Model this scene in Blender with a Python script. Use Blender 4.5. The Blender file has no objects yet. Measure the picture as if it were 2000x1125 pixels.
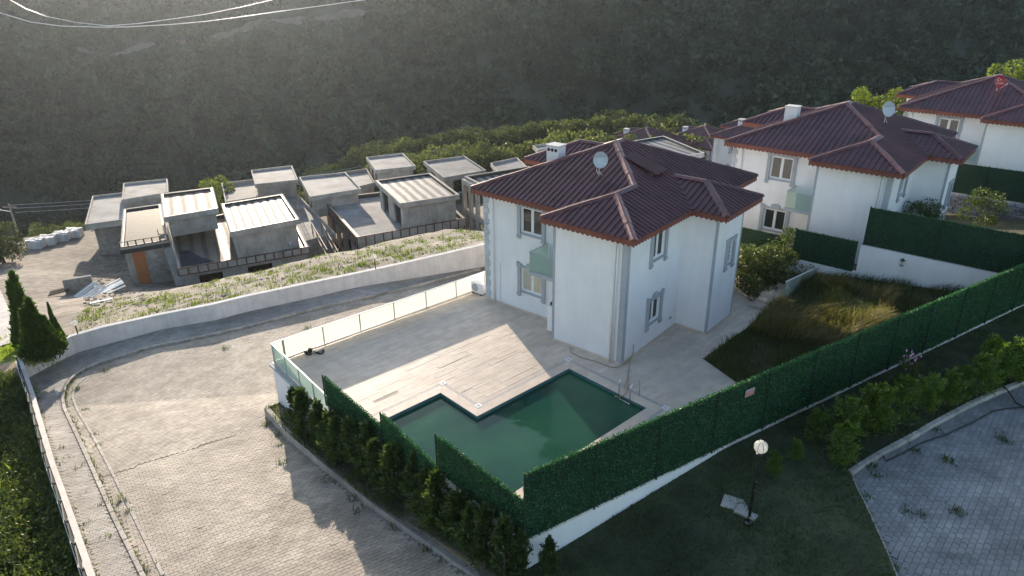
import bpy, bmesh, math, random
import numpy as np
from mathutils import Matrix, Vector
R = math.radians
random.seed(7); rng = np.random.default_rng(7)
scn = bpy.context.scene
# ---------------------------------------------------------------- camera, world, sun
CAMZ = 16.0; FPX = 1370.0; PIT = R(24.277); ROL = R(-0.583)
cam = bpy.data.objects.new('camera', bpy.data.cameras.new('camera')); scn.collection.objects.link(cam)
cam.matrix_world = Matrix.Translation((0, 0, CAMZ)) @ Matrix.Rotation(math.pi/2 - PIT, 4, 'X') @ Matrix.Rotation(ROL, 4, 'Z')
cam.data.sensor_width = 36; cam.data.lens = FPX/2000*36; cam.data.clip_end = 3000
scn.camera = cam
SUN_EL, SUN_AZ = R(12.0), R(-20.5)          # azimuth from +Y, negative towards -X
w = bpy.data.worlds.new('World'); scn.world = w; w.use_nodes = True
nt = w.node_tree; bg = nt.nodes['Background']
sky = nt.nodes.new('ShaderNodeTexSky'); sky.sky_type = 'NISHITA'; sky.sun_disc = False
sky.sun_elevation = SUN_EL; sky.sun_rotation = SUN_AZ; sky.dust_density = 1.5; sky.altitude = 400
nt.links.new(sky.outputs[0], bg.inputs[0]); bg.inputs[1].default_value = 0.15
sl = bpy.data.lights.new('sun', 'SUN'); sl.energy = 4.1; sl.angle = R(0.5); sl.color = (1.0, 0.86, 0.70)
so = bpy.data.objects.new('sun', sl); scn.collection.objects.link(so)
sdir = Vector((math.sin(SUN_AZ)*math.cos(SUN_EL), math.cos(SUN_AZ)*math.cos(SUN_EL), math.sin(SUN_EL)))
so.rotation_euler = sdir.to_track_quat('Z', 'Y').to_euler()
so.location = sdir*100
scn.view_settings.view_transform = 'Standard'; scn.view_settings.look = 'None'
scn.view_settings.gamma = 1; scn.view_settings.use_curve_mapping = False
scn.view_settings.exposure = 1.22
scn.cycles.use_denoising = True
scn.cycles.max_bounces = 6; scn.cycles.volume_bounces = 0; scn.cycles.transparent_max_bounces = 12
scn.cycles.volume_step_rate = 4

# ---------------------------------------------------------------- pixel <-> place helpers
cd, sd, cr, sr = math.cos(PIT), math.sin(PIT), math.cos(ROL), math.sin(ROL)
def ray(px, py):
    x, y = px-1000, py-562.5
    X = cr*x+sr*y; Y = -sr*x+cr*y
    return np.array([X, FPX*cd-Y*sd, -(Y*cd+FPX*sd)])/FPX
def at(px, py, z):
    v = ray(px, py); t = (z-CAMZ)/v[2]; return np.array([v[0]*t, v[1]*t, z])
def on(px, py, fn, dz=0.0):
    v = ray(px, py); lo, hi = 5.0, 400.0
    t = lo
    while t < hi:
        p = v*t
        if CAMZ+p[2] < fn(p[0], p[1]): break
        t += 0.5
    a, b = t-0.5, t
    for _ in range(25):
        m = (a+b)/2; p = v*m
        if CAMZ+p[2] < fn(p[0], p[1]): b = m
        else: a = m
    p = v*b; return np.array([p[0], p[1], fn(p[0], p[1])+dz])
def proj(P):
    X, y, z = P[0], P[1], P[2]-CAMZ
    Z = y*cd-z*sd; Y = -(z*cd+y*sd)
    return (FPX*(cr*X-sr*Y)/Z+1000, FPX*(sr*X+cr*Y)/Z+562.5, Z)
def rise(P, py):
    lo, hi = 0, 30
    for _ in range(30):
        m = (lo+hi)/2
        if proj((P[0], P[1], P[2]+m))[1] > py: lo = m
        else: hi = m
    return lo

# ---------------------------------------------------------------- materials
MATS = {}
def mat(name, col, rough=0.8, var=0.12, scale=3.0, bump=0.15, bscale=None, metal=0.0, island=0.0, col2=None, spec=0.5, detail=5, mixw=0.5, sheen=0):
    m = bpy.data.materials.new(name); m.use_nodes = True; MATS[name] = m
    t = m.node_tree; L = t.links; N = t.nodes; b = N['Principled BSDF']
    b.inputs['Roughness'].default_value = rough; b.inputs['Metallic'].default_value = metal
    b.inputs['Specular IOR Level'].default_value = spec
    tc = N.new('ShaderNodeTexCoord'); geo = N.new('ShaderNodeNewGeometry')
    n1 = N.new('ShaderNodeTexNoise'); n1.inputs['Scale'].default_value = scale; n1.inputs['Detail'].default_value = detail
    n1.inputs['Roughness'].default_value = 0.6
    L.new(geo.outputs['Position'], n1.inputs['Vector'])
    rmp = N.new('ShaderNodeValToRGB')
    c = np.array(col)
    c2 = np.array(col2) if col2 is not None else c
    lo = c*(1-var*1.6); hi = c2*(1+var) if col2 is None else c2
    rmp.color_ramp.elements[0].position = 0.5-mixw*0.5; rmp.color_ramp.elements[1].position = 0.5+mixw*0.5
    rmp.color_ramp.elements[0].color = (*lo, 1); rmp.color_ramp.elements[1].color = (*np.minimum(hi, 1), 1)
    L.new(n1.outputs[0], rmp.inputs[0])
    n3 = N.new('ShaderNodeTexNoise'); n3.inputs['Scale'].default_value = scale*0.13; n3.inputs['Detail'].default_value = 3
    L.new(geo.outputs['Position'], n3.inputs['Vector'])
    mr = N.new('ShaderNodeMapRange'); mr.inputs[1].default_value = 0.3; mr.inputs[2].default_value = 0.7
    mr.inputs[3].default_value = 1-var*1.3; mr.inputs[4].default_value = 1+var*0.7
    L.new(n3.outputs[0], mr.inputs[0])
    val = mr.outputs[0]
    if island:
        ir = N.new('ShaderNodeMapRange'); ir.inputs[3].default_value = 1-island; ir.inputs[4].default_value = 1+island
        ob = N.new('ShaderNodeObjectInfo'); ad = N.new('ShaderNodeMath'); ad.operation = 'ADD'
        L.new(geo.outputs['Random Per Island'], ad.inputs[0]); L.new(ob.outputs['Random'], ad.inputs[1])
        fr = N.new('ShaderNodeMath'); fr.operation = 'FRACT'; L.new(ad.outputs[0], fr.inputs[0])
        L.new(fr.outputs[0], ir.inputs[0])
        mm = N.new('ShaderNodeMath'); mm.operation = 'MULTIPLY'; L.new(val, mm.inputs[0]); L.new(ir.outputs[0], mm.inputs[1]); val = mm.outputs[0]
    hs = N.new('ShaderNodeVectorMath'); hs.operation = 'SCALE'
    L.new(rmp.outputs[0], hs.inputs[0]); L.new(val, hs.inputs['Scale'])
    L.new(hs.outputs[0], b.inputs['Base Color'])
    if bump:
        n2 = N.new('ShaderNodeTexNoise'); n2.inputs['Scale'].default_value = bscale or scale*8; n2.inputs['Detail'].default_value = 4
        L.new(geo.outputs['Position'], n2.inputs['Vector'])
        bp = N.new('ShaderNodeBump'); bp.inputs['Strength'].default_value = bump; bp.inputs['Distance'].default_value = 0.02
        L.new(n2.outputs[0], bp.inputs['Height']); L.new(bp.outputs[0], b.inputs['Normal'])
    return m
def streaks(m, amt=0.07):   # faint rain streaks: tall thin noise multiplied into the paint
    t = m.node_tree; L = t.links; N = t.nodes; b = N['Principled BSDF']; src = b.inputs['Base Color'].links[0].from_socket
    geo = N.new('ShaderNodeNewGeometry'); mp = N.new('ShaderNodeMapping'); mp.inputs['Scale'].default_value = (5, 5, .35); L.new(geo.outputs['Position'], mp.inputs[0])
    n = N.new('ShaderNodeTexNoise'); n.inputs['Scale'].default_value = 1.0; n.inputs['Detail'].default_value = 5; L.new(mp.outputs[0], n.inputs['Vector'])
    mr = N.new('ShaderNodeMapRange'); mr.inputs[1].default_value = .35; mr.inputs[2].default_value = .6; mr.inputs[3].default_value = 1-amt; mr.inputs[4].default_value = 1; L.new(n.outputs[0], mr.inputs[0])
    v = N.new('ShaderNodeVectorMath'); v.operation = 'SCALE'; L.new(src, v.inputs[0]); L.new(mr.outputs[0], v.inputs['Scale']); L.new(v.outputs[0], b.inputs['Base Color'])
def leafmat(name, col, col2, trans=0.45, var=0.35):
    m = bpy.data.materials.new(name); m.use_nodes = True; MATS[name] = m
    t = m.node_tree; L = t.links; N = t.nodes; N.remove(N['Principled BSDF']); out = N['Material Output']
    geo = N.new('ShaderNodeNewGeometry'); rmp = N.new('ShaderNodeValToRGB'); ob = N.new('ShaderNodeObjectInfo')
    rmp.color_ramp.elements[0].color = (*col, 1); rmp.color_ramp.elements[1].color = (*col2, 1)
    L.new(geo.outputs['Random Per Island'], rmp.inputs[0])
    ir = N.new('ShaderNodeMapRange'); ir.inputs[3].default_value = 1-var; ir.inputs[4].default_value = 1+var
    L.new(ob.outputs['Random'], ir.inputs[0])
    hs = N.new('ShaderNodeVectorMath'); hs.operation = 'SCALE'; L.new(rmp.outputs[0], hs.inputs[0]); L.new(ir.outputs[0], hs.inputs['Scale'])
    d = N.new('ShaderNodeBsdfDiffuse'); tr = N.new('ShaderNodeBsdfTranslucent'); g = N.new('ShaderNodeBsdfGlossy'); g.inputs['Roughness'].default_value = 0.45
    tsc = N.new('ShaderNodeVectorMath'); tsc.operation = 'MULTIPLY'; tsc.inputs[1].default_value = (1.5, 1.6, 0.6)
    L.new(hs.outputs[0], tsc.inputs[0]); L.new(hs.outputs[0], d.inputs[0]); L.new(tsc.outputs[0], tr.inputs[0])
    g.inputs[0].default_value = (0.5, 0.5, 0.45, 1)
    mx = N.new('ShaderNodeMixShader'); mx.inputs[0].default_value = trans; L.new(d.outputs[0], mx.inputs[1]); L.new(tr.outputs[0], mx.inputs[2])
    m2 = N.new('ShaderNodeMixShader'); m2.inputs[0].default_value = 0.06; L.new(mx.outputs[0], m2.inputs[1]); L.new(g.outputs[0], m2.inputs[2])
    L.new(m2.outputs[0], out.inputs[0]); return m
def sheet(name, col, alpha_t=0.3, tcol=None, refl=0.05):   # glass-like sheet: translucent + see-through + gloss
    m = bpy.data.materials.new(name); m.use_nodes = True; MATS[name] = m
    t = m.node_tree; L = t.links; N = t.nodes; N.remove(N['Principled BSDF']); out = N['Material Output']
    tr = N.new('ShaderNodeBsdfTranslucent'); tr.inputs[0].default_value = (*col, 1)
    d = N.new('ShaderNodeBsdfDiffuse'); d.inputs[0].default_value = (*col, 1)
    tp = N.new('ShaderNodeBsdfTransparent'); tp.inputs[0].default_value = (*(tcol or (0.8, 0.9, 0.85)), 1)
    g = N.new('ShaderNodeBsdfGlossy'); g.inputs['Roughness'].default_value = 0.05
    a = N.new('ShaderNodeMixShader'); a.inputs[0].default_value = 0.3; L.new(tr.outputs[0], a.inputs[1]); L.new(d.outputs[0], a.inputs[2])
    b = N.new('ShaderNodeMixShader'); b.inputs[0].default_value = alpha_t; L.new(a.outputs[0], b.inputs[1]); L.new(tp.outputs[0], b.inputs[2])
    c = N.new('ShaderNodeMixShader'); c.inputs[0].default_value = refl; L.new(b.outputs[0], c.inputs[1]); L.new(g.outputs[0], c.inputs[2])
    L.new(c.outputs[0], out.inputs[0]); return m
stucco = mat('white_stucco', (0.81, 0.80, 0.80), 0.85, 0.045, 0.9, 0.25, 60)
stuccod = mat('dirty_white_paint', (0.66, 0.63, 0.60), 0.85, 0.10, 1.5, 0.25, 40)
trim = mat('grey_stone_trim', (0.38, 0.40, 0.43), 0.75, 0.08, 6, 0.2)
quoinm = mat('pale_stone_cladding', (0.50, 0.52, 0.54), 0.8, 0.15, 5, 0.5, 14)
roofm = mat('burgundy_roof_sheet', (0.105, 0.036, 0.043), 0.46, 0.28, 1.2, 0.12, 6, metal=0.1, island=0.10)
capm = mat('sunlit_ridge_cap', (0.185, 0.078, 0.072), 0.38, 0.25, 2.0, 0.6, 3, metal=0.25)  # paler than the roof sheet: grazing sun on the hips put into the colour
fascia = mat('rust_red_fascia', (0.20, 0.062, 0.040), 0.6, 0.15, 5, 0.1)
pvc = mat('white_plastic', (0.78, 0.78, 0.78), 0.4, 0.03, 5, 0.0)
soffitm = mat('white_soffit', (0.7, 0.7, 0.7), 0.8, 0.05, 3, 0.1)
tile = mat('travertine_tile', (0.60, 0.485, 0.385), 0.6, 0.12, 1.6, 0.08, 30, island=0.08, col2=(0.70, 0.585, 0.48), mixw=0.6)
grout = mat('tile_bed', (0.50, 0.43, 0.37), 0.9, 0.1, 4, 0.1)
mosaic = mat('grey_mosaic_tile', (0.46, 0.42, 0.40), 0.6, 0.1, 60, 0.3, 60, island=0.08)
whiteprint = mat('white_marble_tile', (0.74, 0.72, 0.70), 0.5, 0.05, 8, 0.1)
poolwall = mat('teal_pool_tile', (0.08, 0.20, 0.22), 0.3, 0.15, 12, 0.1, island=0.15)
paver = mat('concrete_paver', (0.345, 0.30, 0.245), 0.85, 0.22, 0.9, 0.35, 45, island=0.13, col2=(0.45, 0.395, 0.33), spec=0.4)
paver2 = mat('old_concrete_paver', (0.32, 0.30, 0.275), 0.8, 0.25, 1.2, 0.4, 40, island=0.12, col2=(0.42, 0.39, 0.35))
roadm = mat('grey_road_paver', (0.235, 0.235, 0.235), 0.8, 0.3, 0.8, 0.4, 40, island=0.14, col2=(0.33, 0.33, 0.33))
bedm = mat('sand_bed', (0.25, 0.22, 0.18), 0.95, 0.2, 3, 0.3)
kerbm = mat('concrete_kerb', (0.42, 0.385, 0.34), 0.85, 0.2, 3, 0.4, 30, island=0.12)
soil = mat('dry_soil', (0.19, 0.155, 0.12), 0.95, 0.35, 1.3, 0.9, 9, col2=(0.30, 0.255, 0.205))
gravelm = mat('stony_earth', (0.15, 0.13, 0.105), 0.95, 0.4, 2.4, 1.0, 7, col2=(0.33, 0.29, 0.235))
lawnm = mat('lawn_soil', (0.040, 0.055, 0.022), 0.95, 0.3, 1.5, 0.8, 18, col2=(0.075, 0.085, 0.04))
weedsoil = mat('weedy_soil', (0.045, 0.055, 0.022), 0.95, 0.3, 1.0, 0.8, 9, col2=(0.12, 0.11, 0.055))
concrete = mat('bare_concrete', (0.43, 0.39, 0.335), 0.88, 0.22, 0.8, 0.45, 12, col2=(0.58, 0.53, 0.46))
blockm = mat('rough_blockwork', (0.34, 0.30, 0.26), 0.9, 0.3, 2.2, 0.8, 8)
opening = mat('dark_room', (0.03, 0.028, 0.026), 0.9, 0.2, 2, 0.1)
timber = mat('weathered_timber', (0.30, 0.20, 0.13), 0.8, 0.25, 4, 0.4, 20)
orange = mat('orange_clay_paint', (0.42, 0.14, 0.045), 0.75, 0.12, 2, 0.3)
rust = mat('rusty_steel', (0.16, 0.075, 0.055), 0.7, 0.3, 6, 0.3)
steel = mat('galvanised_steel', (0.55, 0.56, 0.57), 0.35, 0.1, 5, 0.1, metal=0.8)
chrome = mat('polished_steel', (0.7, 0.7, 0.7), 0.12, 0.02, 5, 0.0, metal=1.0)
black = mat('black_rubber', (0.015, 0.015, 0.015), 0.5, 0.1, 5, 0.1)
blackp = mat('chipped_black_paint', (0.012, 0.012, 0.012), 0.4, 0.1, 9, 0.1, col2=(0.30, 0.30, 0.28), mixw=0.12)
for e_, p_ in zip([q for q in blackp.node_tree.nodes if q.type == 'VALTORGB'][0].color_ramp.elements, (.60, .66)): e_.position = p_
hosem = mat('beige_hose', (0.42, 0.33, 0.21), 0.5, 0.1, 5, 0)
bark = mat('bark', (0.13, 0.10, 0.075), 0.9, 0.2, 6, 0.6)
dishm = mat('pale_dish', (0.50, 0.53, 0.56), 0.4, 0.04, 3, 0)
inkm = mat('faded_blue_print', (0.16, 0.20, 0.27), 0.5, 0.05, 3, 0)
redm = mat('red_paint', (0.42, 0.03, 0.035), 0.45, 0.06, 3, 0)
whitem = mat('white_print', (0.8, 0.8, 0.8), 0.5, 0.02, 3, 0)
signr = mat('faded_red_print', (0.45, 0.08, 0.08), 0.6, 0.06, 3, 0)
globe_m = sheet('opal_globe', (0.85, 0.84, 0.80), 0.0, refl=0.06)
frost = sheet('frosted_glass', (0.80, 0.80, 0.74), 0.10, refl=0.05)
glassm = sheet('greenish_glass', (0.62, 0.70, 0.66), 0.45, (0.78, 0.92, 0.86), refl=0.08)
curt = mat('cream_curtain', (0.62, 0.56, 0.42), 0.9, 0.1, 8, 0.2)
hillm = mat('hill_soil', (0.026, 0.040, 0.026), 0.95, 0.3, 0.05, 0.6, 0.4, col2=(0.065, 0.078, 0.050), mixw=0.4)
pinkm = mat('pink_blossom', (0.65, 0.30, 0.50), 0.7, 0.1, 4, 0)
backm = mat('green_mat_backing', (0.008, 0.035, 0.018), 0.8, 0.2, 10, 0.3)
roadbed = mat('grey_road_bed', (0.215, 0.215, 0.21), 0.95, 0.2, 3, 0.3)
sandm = mat('driveway_concrete', (0.40, 0.37, 0.36), 0.85, 0.2, 1.5, 0.3, 20)
pinkw = mat('white_flowers', (0.7, 0.7, 0.62), 0.8, 0.1, 4, 0)
# dark window glass
def windowglass():
    m = bpy.data.materials.new('window_glass'); m.use_nodes = True
    b = m.node_tree.nodes['Principled BSDF']; b.inputs['Base Color'].default_value = (0.03, 0.035, 0.035, 1)
    b.inputs['Roughness'].default_value = 0.04; b.inputs['Specular IOR Level'].default_value = 0.8; return m
wglass = windowglass()
# water
def watermat(name, c1, c2, rough=0.02, bscale=1.6, bstr=0.10, pos=0.5):
    m = bpy.data.materials.new(name); m.use_nodes = True; t = m.node_tree; L = t.links; N = t.nodes; b = N['Principled BSDF']
    b.inputs['Roughness'].default_value = rough; b.inputs['IOR'].default_value = 1.33
    geo = N.new('ShaderNodeNewGeometry'); n = N.new('ShaderNodeTexNoise'); n.inputs['Scale'].default_value = 0.22; n.inputs['Detail'].default_value = 3
    L.new(geo.outputs['Position'], n.inputs['Vector']); r = N.new('ShaderNodeValToRGB'); L.new(n.outputs[0], r.inputs[0])
    r.color_ramp.elements[0].position = pos-0.15; r.color_ramp.elements[1].position = pos+0.15
    r.color_ramp.elements[0].color = (*c1, 1); r.color_ramp.elements[1].color = (*c2, 1); L.new(r.outputs[0], b.inputs['Base Color'])
    n2 = N.new('ShaderNodeTexNoise'); n2.inputs['Scale'].default_value = bscale; n2.inputs['Detail'].default_value = 3; L.new(geo.outputs['Position'], n2.inputs['Vector'])
    bp = N.new('ShaderNodeBump'); bp.inputs['Strength'].default_value = bstr; bp.inputs['Distance'].default_value = 0.05
    L.new(n2.outputs[0], bp.inputs['Height']); L.new(bp.outputs[0], b.inputs['Normal']); return m
water = watermat('green_pool_water', (0.010, 0.052, 0.038), (0.022, 0.098, 0.052), 0.02, 1.6, 0.2)
rainw = watermat('standing_rain_water', (0.012, 0.02, 0.03), (0.03, 0.045, 0.065), 0.01, 2.2, 0.12)
rainw.node_tree.nodes['Principled BSDF'].inputs['Specular Tint'].default_value = (.45, .62, .85, 1)
rainw.node_tree.nodes['Principled BSDF'].inputs['Specular IOR Level'].default_value = 0.16
# wet bitumen roofs with stripes
def membrane(name, base, stripe, ang, per=1.0, rough=(0.22, 0.6), width=0.3):
    m = bpy.data.materials.new(name); m.use_nodes = True; t = m.node_tree; L = t.links; N = t.nodes; b = N['Principled BSDF']
    b.inputs['Specular IOR Level'].default_value = 0.28
    geo = N.new('ShaderNodeNewGeometry'); mp = N.new('ShaderNodeMapping'); mp.inputs['Rotation'].default_value = (0, 0, ang)
    L.new(geo.outputs['Position'], mp.inputs[0])
    wv = N.new('ShaderNodeTexWave'); wv.inputs['Scale'].default_value = 0.314/per; wv.inputs['Distortion'].default_value = 1.2
    wv.inputs['Detail'].default_value = 3; wv.inputs['Detail Scale'].default_value = 2.0; L.new(mp.outputs[0], wv.inputs[0])
    r = N.new('ShaderNodeValToRGB'); r.color_ramp.elements[0].position = width; r.color_ramp.elements[1].position = width+0.12
    r.color_ramp.elements[0].color = (*stripe, 1); r.color_ramp.elements[1].color = (*base, 1)
    L.new(wv.outputs[0], r.inputs[0])
    ns = N.new('ShaderNodeTexNoise'); ns.inputs['Scale'].default_value = 1.5; ns.inputs['Detail'].default_value = 6; L.new(geo.outputs['Position'], ns.inputs['Vector'])
    mrx = N.new('ShaderNodeMapRange'); mrx.inputs[3].default_value = 0.6; mrx.inputs[4].default_value = 1.3; L.new(ns.outputs[0], mrx.inputs[0])
    hs = N.new('ShaderNodeVectorMath'); hs.operation = 'SCALE'; L.new(r.outputs[0], hs.inputs[0]); L.new(mrx.outputs[0], hs.inputs['Scale'])
    L.new(hs.outputs[0], b.inputs['Base Color'])
    mr = N.new('ShaderNodeMapRange'); mr.inputs[3].default_value = rough[1]; mr.inputs[4].default_value = rough[0]; L.new(wv.outputs[0], mr.inputs[0]); L.new(mr.outputs[0], b.inputs['Roughness'])
    bp = N.new('ShaderNodeBump'); bp.inputs['Strength'].default_value = 0.2; bp.inputs['Distance'].default_value = 0.02; L.new(ns.outputs[0], bp.inputs['Height']); L.new(bp.outputs[0], b.inputs['Normal'])
    return m
memb_a = membrane('wet_striped_membrane', (0.24, 0.225, 0.20), (0.10, 0.085, 0.065), R(-25), 0.85, (0.40, 0.75), .42)
memb_b = membrane('dark_striped_membrane', (0.25, 0.245, 0.235), (0.085, 0.085, 0.085), R(-25), 1.1, (0.55, 0.75), 0.42)
memb_c = membrane('brown_wet_slab', (0.17, 0.145, 0.115), (0.09, 0.075, 0.055), R(-25), 1.3, (0.55, 0.75), 0.25)
memb_k = mat('black_upstand', (0.03, 0.03, 0.032), 0.5, 0.2, 3, 0.2)
slabm = mat('wet_slab', (0.21, 0.21, 0.212), 0.8, 0.25, 0.5, 0.3, 10, col2=(0.34, 0.33, 0.32), spec=0.2)
streaks(stucco, .03); streaks(stuccod, .09); streaks(concrete, .14); streaks(kerbm, .15)
# leaves
L_cyp = leafmat('cypress_leaf', (0.030, 0.055, 0.022), (0.075, 0.11, 0.035), 0.35)
L_tree = leafmat('tree_leaf', (0.055, 0.072, 0.028), (0.13, 0.145, 0.060), 0.38, 0.3)
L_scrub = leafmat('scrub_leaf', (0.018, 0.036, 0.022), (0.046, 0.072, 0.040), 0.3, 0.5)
L_yel = leafmat('yellow_green_leaf', (0.08, 0.11, 0.02), (0.16, 0.19, 0.04), 0.5, 0.2)
L_shrub = leafmat('glossy_shrub_leaf', (0.04, 0.065, 0.02), (0.10, 0.12, 0.045), 0.35, 0.2)
L_thuja = leafmat('thuja_leaf', (0.022, 0.05, 0.012), (0.07, 0.12, 0.02), 0.35, 0.2)
L_mat = leafmat('artificial_hedge_leaf', (0.014, 0.070, 0.027), (0.050, 0.185, 0.072), 0.32, 0.1)
L_young = leafmat('young_cypress_leaf', (0.045, 0.085, 0.018), (0.13, 0.20, 0.04), 0.45, 0.15)
L_weed = leafmat('weed_leaf', (0.10, 0.15, 0.025), (0.24, 0.29, 0.06), 0.5, 0.2)
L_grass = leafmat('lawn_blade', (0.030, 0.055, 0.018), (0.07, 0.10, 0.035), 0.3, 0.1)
L_dry = leafmat('dry_grass', (0.10, 0.085, 0.035), (0.28, 0.24, 0.13), 0.4, 0.1)
L_tall = leafmat('tall_grass', (0.032, 0.052, 0.016), (0.095, 0.115, 0.042), 0.45, 0.1)

# ---------------------------------------------------------------- mesh builder
COL = scn.collection
def link(name, me, m=None, parent=None, loc=None):
    o = bpy.data.objects.new(name, me); COL.objects.link(o)
    if m is not None and me is not None and not me.materials: me.materials.append(m)
    if parent is not None: o.parent = parent
    if loc is not None: o.location = loc
    return o
def tag(o, label=None, cat=None, group=None, kind=None):
    if label: o['label'] = label
    if cat: o['category'] = cat
    if group: o['group'] = group
    if kind: o['kind'] = kind
    return o
def thing(name, label, cat, loc=(0, 0, 0), rz=0, group=None):
    o = bpy.data.objects.new(name, None); COL.objects.link(o); o.location = Vector([float(c) for c in loc]); o.rotation_euler = (0, 0, rz)
    o.empty_display_size = 0.2
    return tag(o, label, cat, group)
def npmesh(name, V, F, m=None, n=4, smooth=False):
    V = np.asarray(V, np.float32).reshape(-1, 3); F = np.asarray(F, np.int32).reshape(-1, n)
    me = bpy.data.meshes.new(name); me.vertices.add(len(V)); me.vertices.foreach_set('co', V.ravel())
    me.loops.add(F.size); me.loops.foreach_set('vertex_index', F.ravel())
    me.polygons.add(len(F)); me.polygons.foreach_set('loop_start', np.arange(0, F.size, n, dtype=np.int32))
    me.update(calc_edges=True)
    me.polygons.foreach_set('use_smooth', np.full(len(F), bool(smooth)))
    if m is not None: me.materials.append(m)
    return me
class MB:
    def __init__(s): s.v = []; s.f = []
    def poly(s, pts): k = len(s.v); s.v += [tuple(map(float, p)) for p in pts]; s.f.append(tuple(range(k, k+len(pts)))); return s
    def prism(s, pts, z0, z1, caps=True):
        n = len(pts); k = len(s.v); f0 = callable(z0); f1 = callable(z1)
        s.v += [(float(p[0]), float(p[1]), float(z0(p[0], p[1]) if f0 else z0)) for p in pts]
        s.v += [(float(p[0]), float(p[1]), float(z1(p[0], p[1]) if f1 else z1)) for p in pts]
        for i in range(n): j = (i+1) % n; s.f.append((k+i, k+j, k+n+j, k+n+i))
        if caps: s.f.append(tuple(range(k+n-1, k-1, -1))); s.f.append(tuple(range(k+n, k+2*n)))
        return s
    def box(s, x0, x1, y0, y1, z0, z1): return s.prism([(x0, y0), (x1, y0), (x1, y1), (x0, y1)], z0, z1)
    def obox(s, c, ax, hx, hy, z0, z1):      # centre, axis angle, half sizes
        ca, sa = math.cos(ax), math.sin(ax)
        return s.prism([(c[0]+ca*i*hx-sa*j*hy, c[1]+sa*i*hx+ca*j*hy) for i, j in ((-1, -1), (1, -1), (1, 1), (-1, 1))], z0, z1)
    def beam(s, a, b, wd, ht, up=(0, 0, 1)):
        a = Vector([float(c) for c in a]); b = Vector([float(c) for c in b]); d = (b-a)
        if d.length < 1e-6: return s
        d.normalize(); u = Vector(up); x = d.cross(u)
        if x.length < 1e-4: x = Vector((1, 0, 0))
        x.normalize(); y = x.cross(d).normalized(); k = len(s.v)
        for p in (a, b):
            for i, j in ((-1, -1), (1, -1), (1, 1), (-1, 1)): s.v.append(tuple(p+x*i*wd/2+y*j*ht/2))
        for i in range(4): j = (i+1) % 4; s.f.append((k+i, k+j, k+4+j, k+4+i))
        s.f.append((k+3, k+2, k+1, k)); s.f.append((k+4, k+5, k+6, k+7)); return s
    def tube(s, pts, r, n=6):
        pts = [Vector([float(c) for c in p]) for p in pts]; rings = []
        for i, p in enumerate(pts):
            d = (pts[min(i+1, len(pts)-1)]-pts[max(i-1, 0)]).normalized(); x = d.cross(Vector((0, 0, 1)))
            if x.length < 1e-3: x = Vector((1, 0, 0))
            x.normalize(); y = x.cross(d); rr = r[i] if hasattr(r, '__len__') else r
            k = len(s.v); s.v += [tuple(p+(x*math.cos(2*math.pi*q/n)+y*math.sin(2*math.pi*q/n))*rr) for q in range(n)]; rings.append(k)
        for a, b in zip(rings, rings[1:]):
            for q in range(n): s.f.append((a+q, a+(q+1) % n, b+(q+1) % n, b+q))
        s.f.append(tuple(rings[0]+q for q in range(n))[::-1]); s.f.append(tuple(rings[-1]+q for q in range(n))); return s
    def sphere(s, c, r, nu=16, nv=10, sq=1.0):
        k = len(s.v)
        for i in range(nv+1):
            th = math.pi*i/nv
            for j in range(nu): ph = 2*math.pi*j/nu; s.v.append((c[0]+r*math.sin(th)*math.cos(ph), c[1]+r*math.sin(th)*math.sin(ph), c[2]+r*sq*math.cos(th)))
        for i in range(nv):
            for j in range(nu): s.f.append((k+i*nu+j, k+(i+1)*nu+j, k+(i+1)*nu+(j+1) % nu, k+i*nu+(j+1) % nu))
        return s
    def mesh(s, name, m=None, smooth=False):
        me = bpy.data.meshes.new(name); me.from_pydata(s.v, [], s.f); me.update()
        bm = bmesh.new(); bm.from_mesh(me); bmesh.ops.recalc_face_normals(bm, faces=bm.faces); bm.to_mesh(me); bm.free()
        if smooth: me.polygons.foreach_set('use_smooth', np.ones(len(me.polygons), bool))
        if m is not None: me.materials.append(m)
        return me
    def build(s, name, m, parent=None, smooth=False, loc=None, bevel=0):
        o = link(name, s.mesh(name, m, smooth), None, parent, loc)
        if bevel:
            b = o.modifiers.new('bevel', 'BEVEL'); b.width = bevel; b.segments = 2; b.limit_method = 'ANGLE'
        return o
def kids(o): return [c for c in bpy.data.objects if c.parent == o]
CH = {}
def copy_tree(o, loc, rz, label=None, group=None, skip=()):
    ch = {}
    for c in bpy.data.objects:
        if c.parent: ch.setdefault(c.parent.name, []).append(c)
    def rec(s, par):
        c = s.copy(); COL.objects.link(c)
        if par is not None: c.parent = par
        for k in ch.get(s.name, []):
            if k.name.split('.')[0] not in skip: rec(k, c)
        return c
    r = rec(o, None); r.location = Vector([float(q) for q in loc]); r.rotation_euler = (0, 0, rz)
    if label: r['label'] = label
    if group: r['group'] = group
    return r
def inpoly(x, y, P):
    x = np.asarray(x); y = np.asarray(y); r = np.zeros(x.shape, bool); n = len(P)
    for i in range(n):
        x0, y0 = P[i][0], P[i][1]; x1, y1 = P[(i+1) % n][0], P[(i+1) % n][1]
        c = ((y0 > y) != (y1 > y)); r ^= c & (x < (x1-x0)*(y-y0)/((y1-y0) if y1 != y0 else 1e-9)+x0)
    return r
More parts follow.
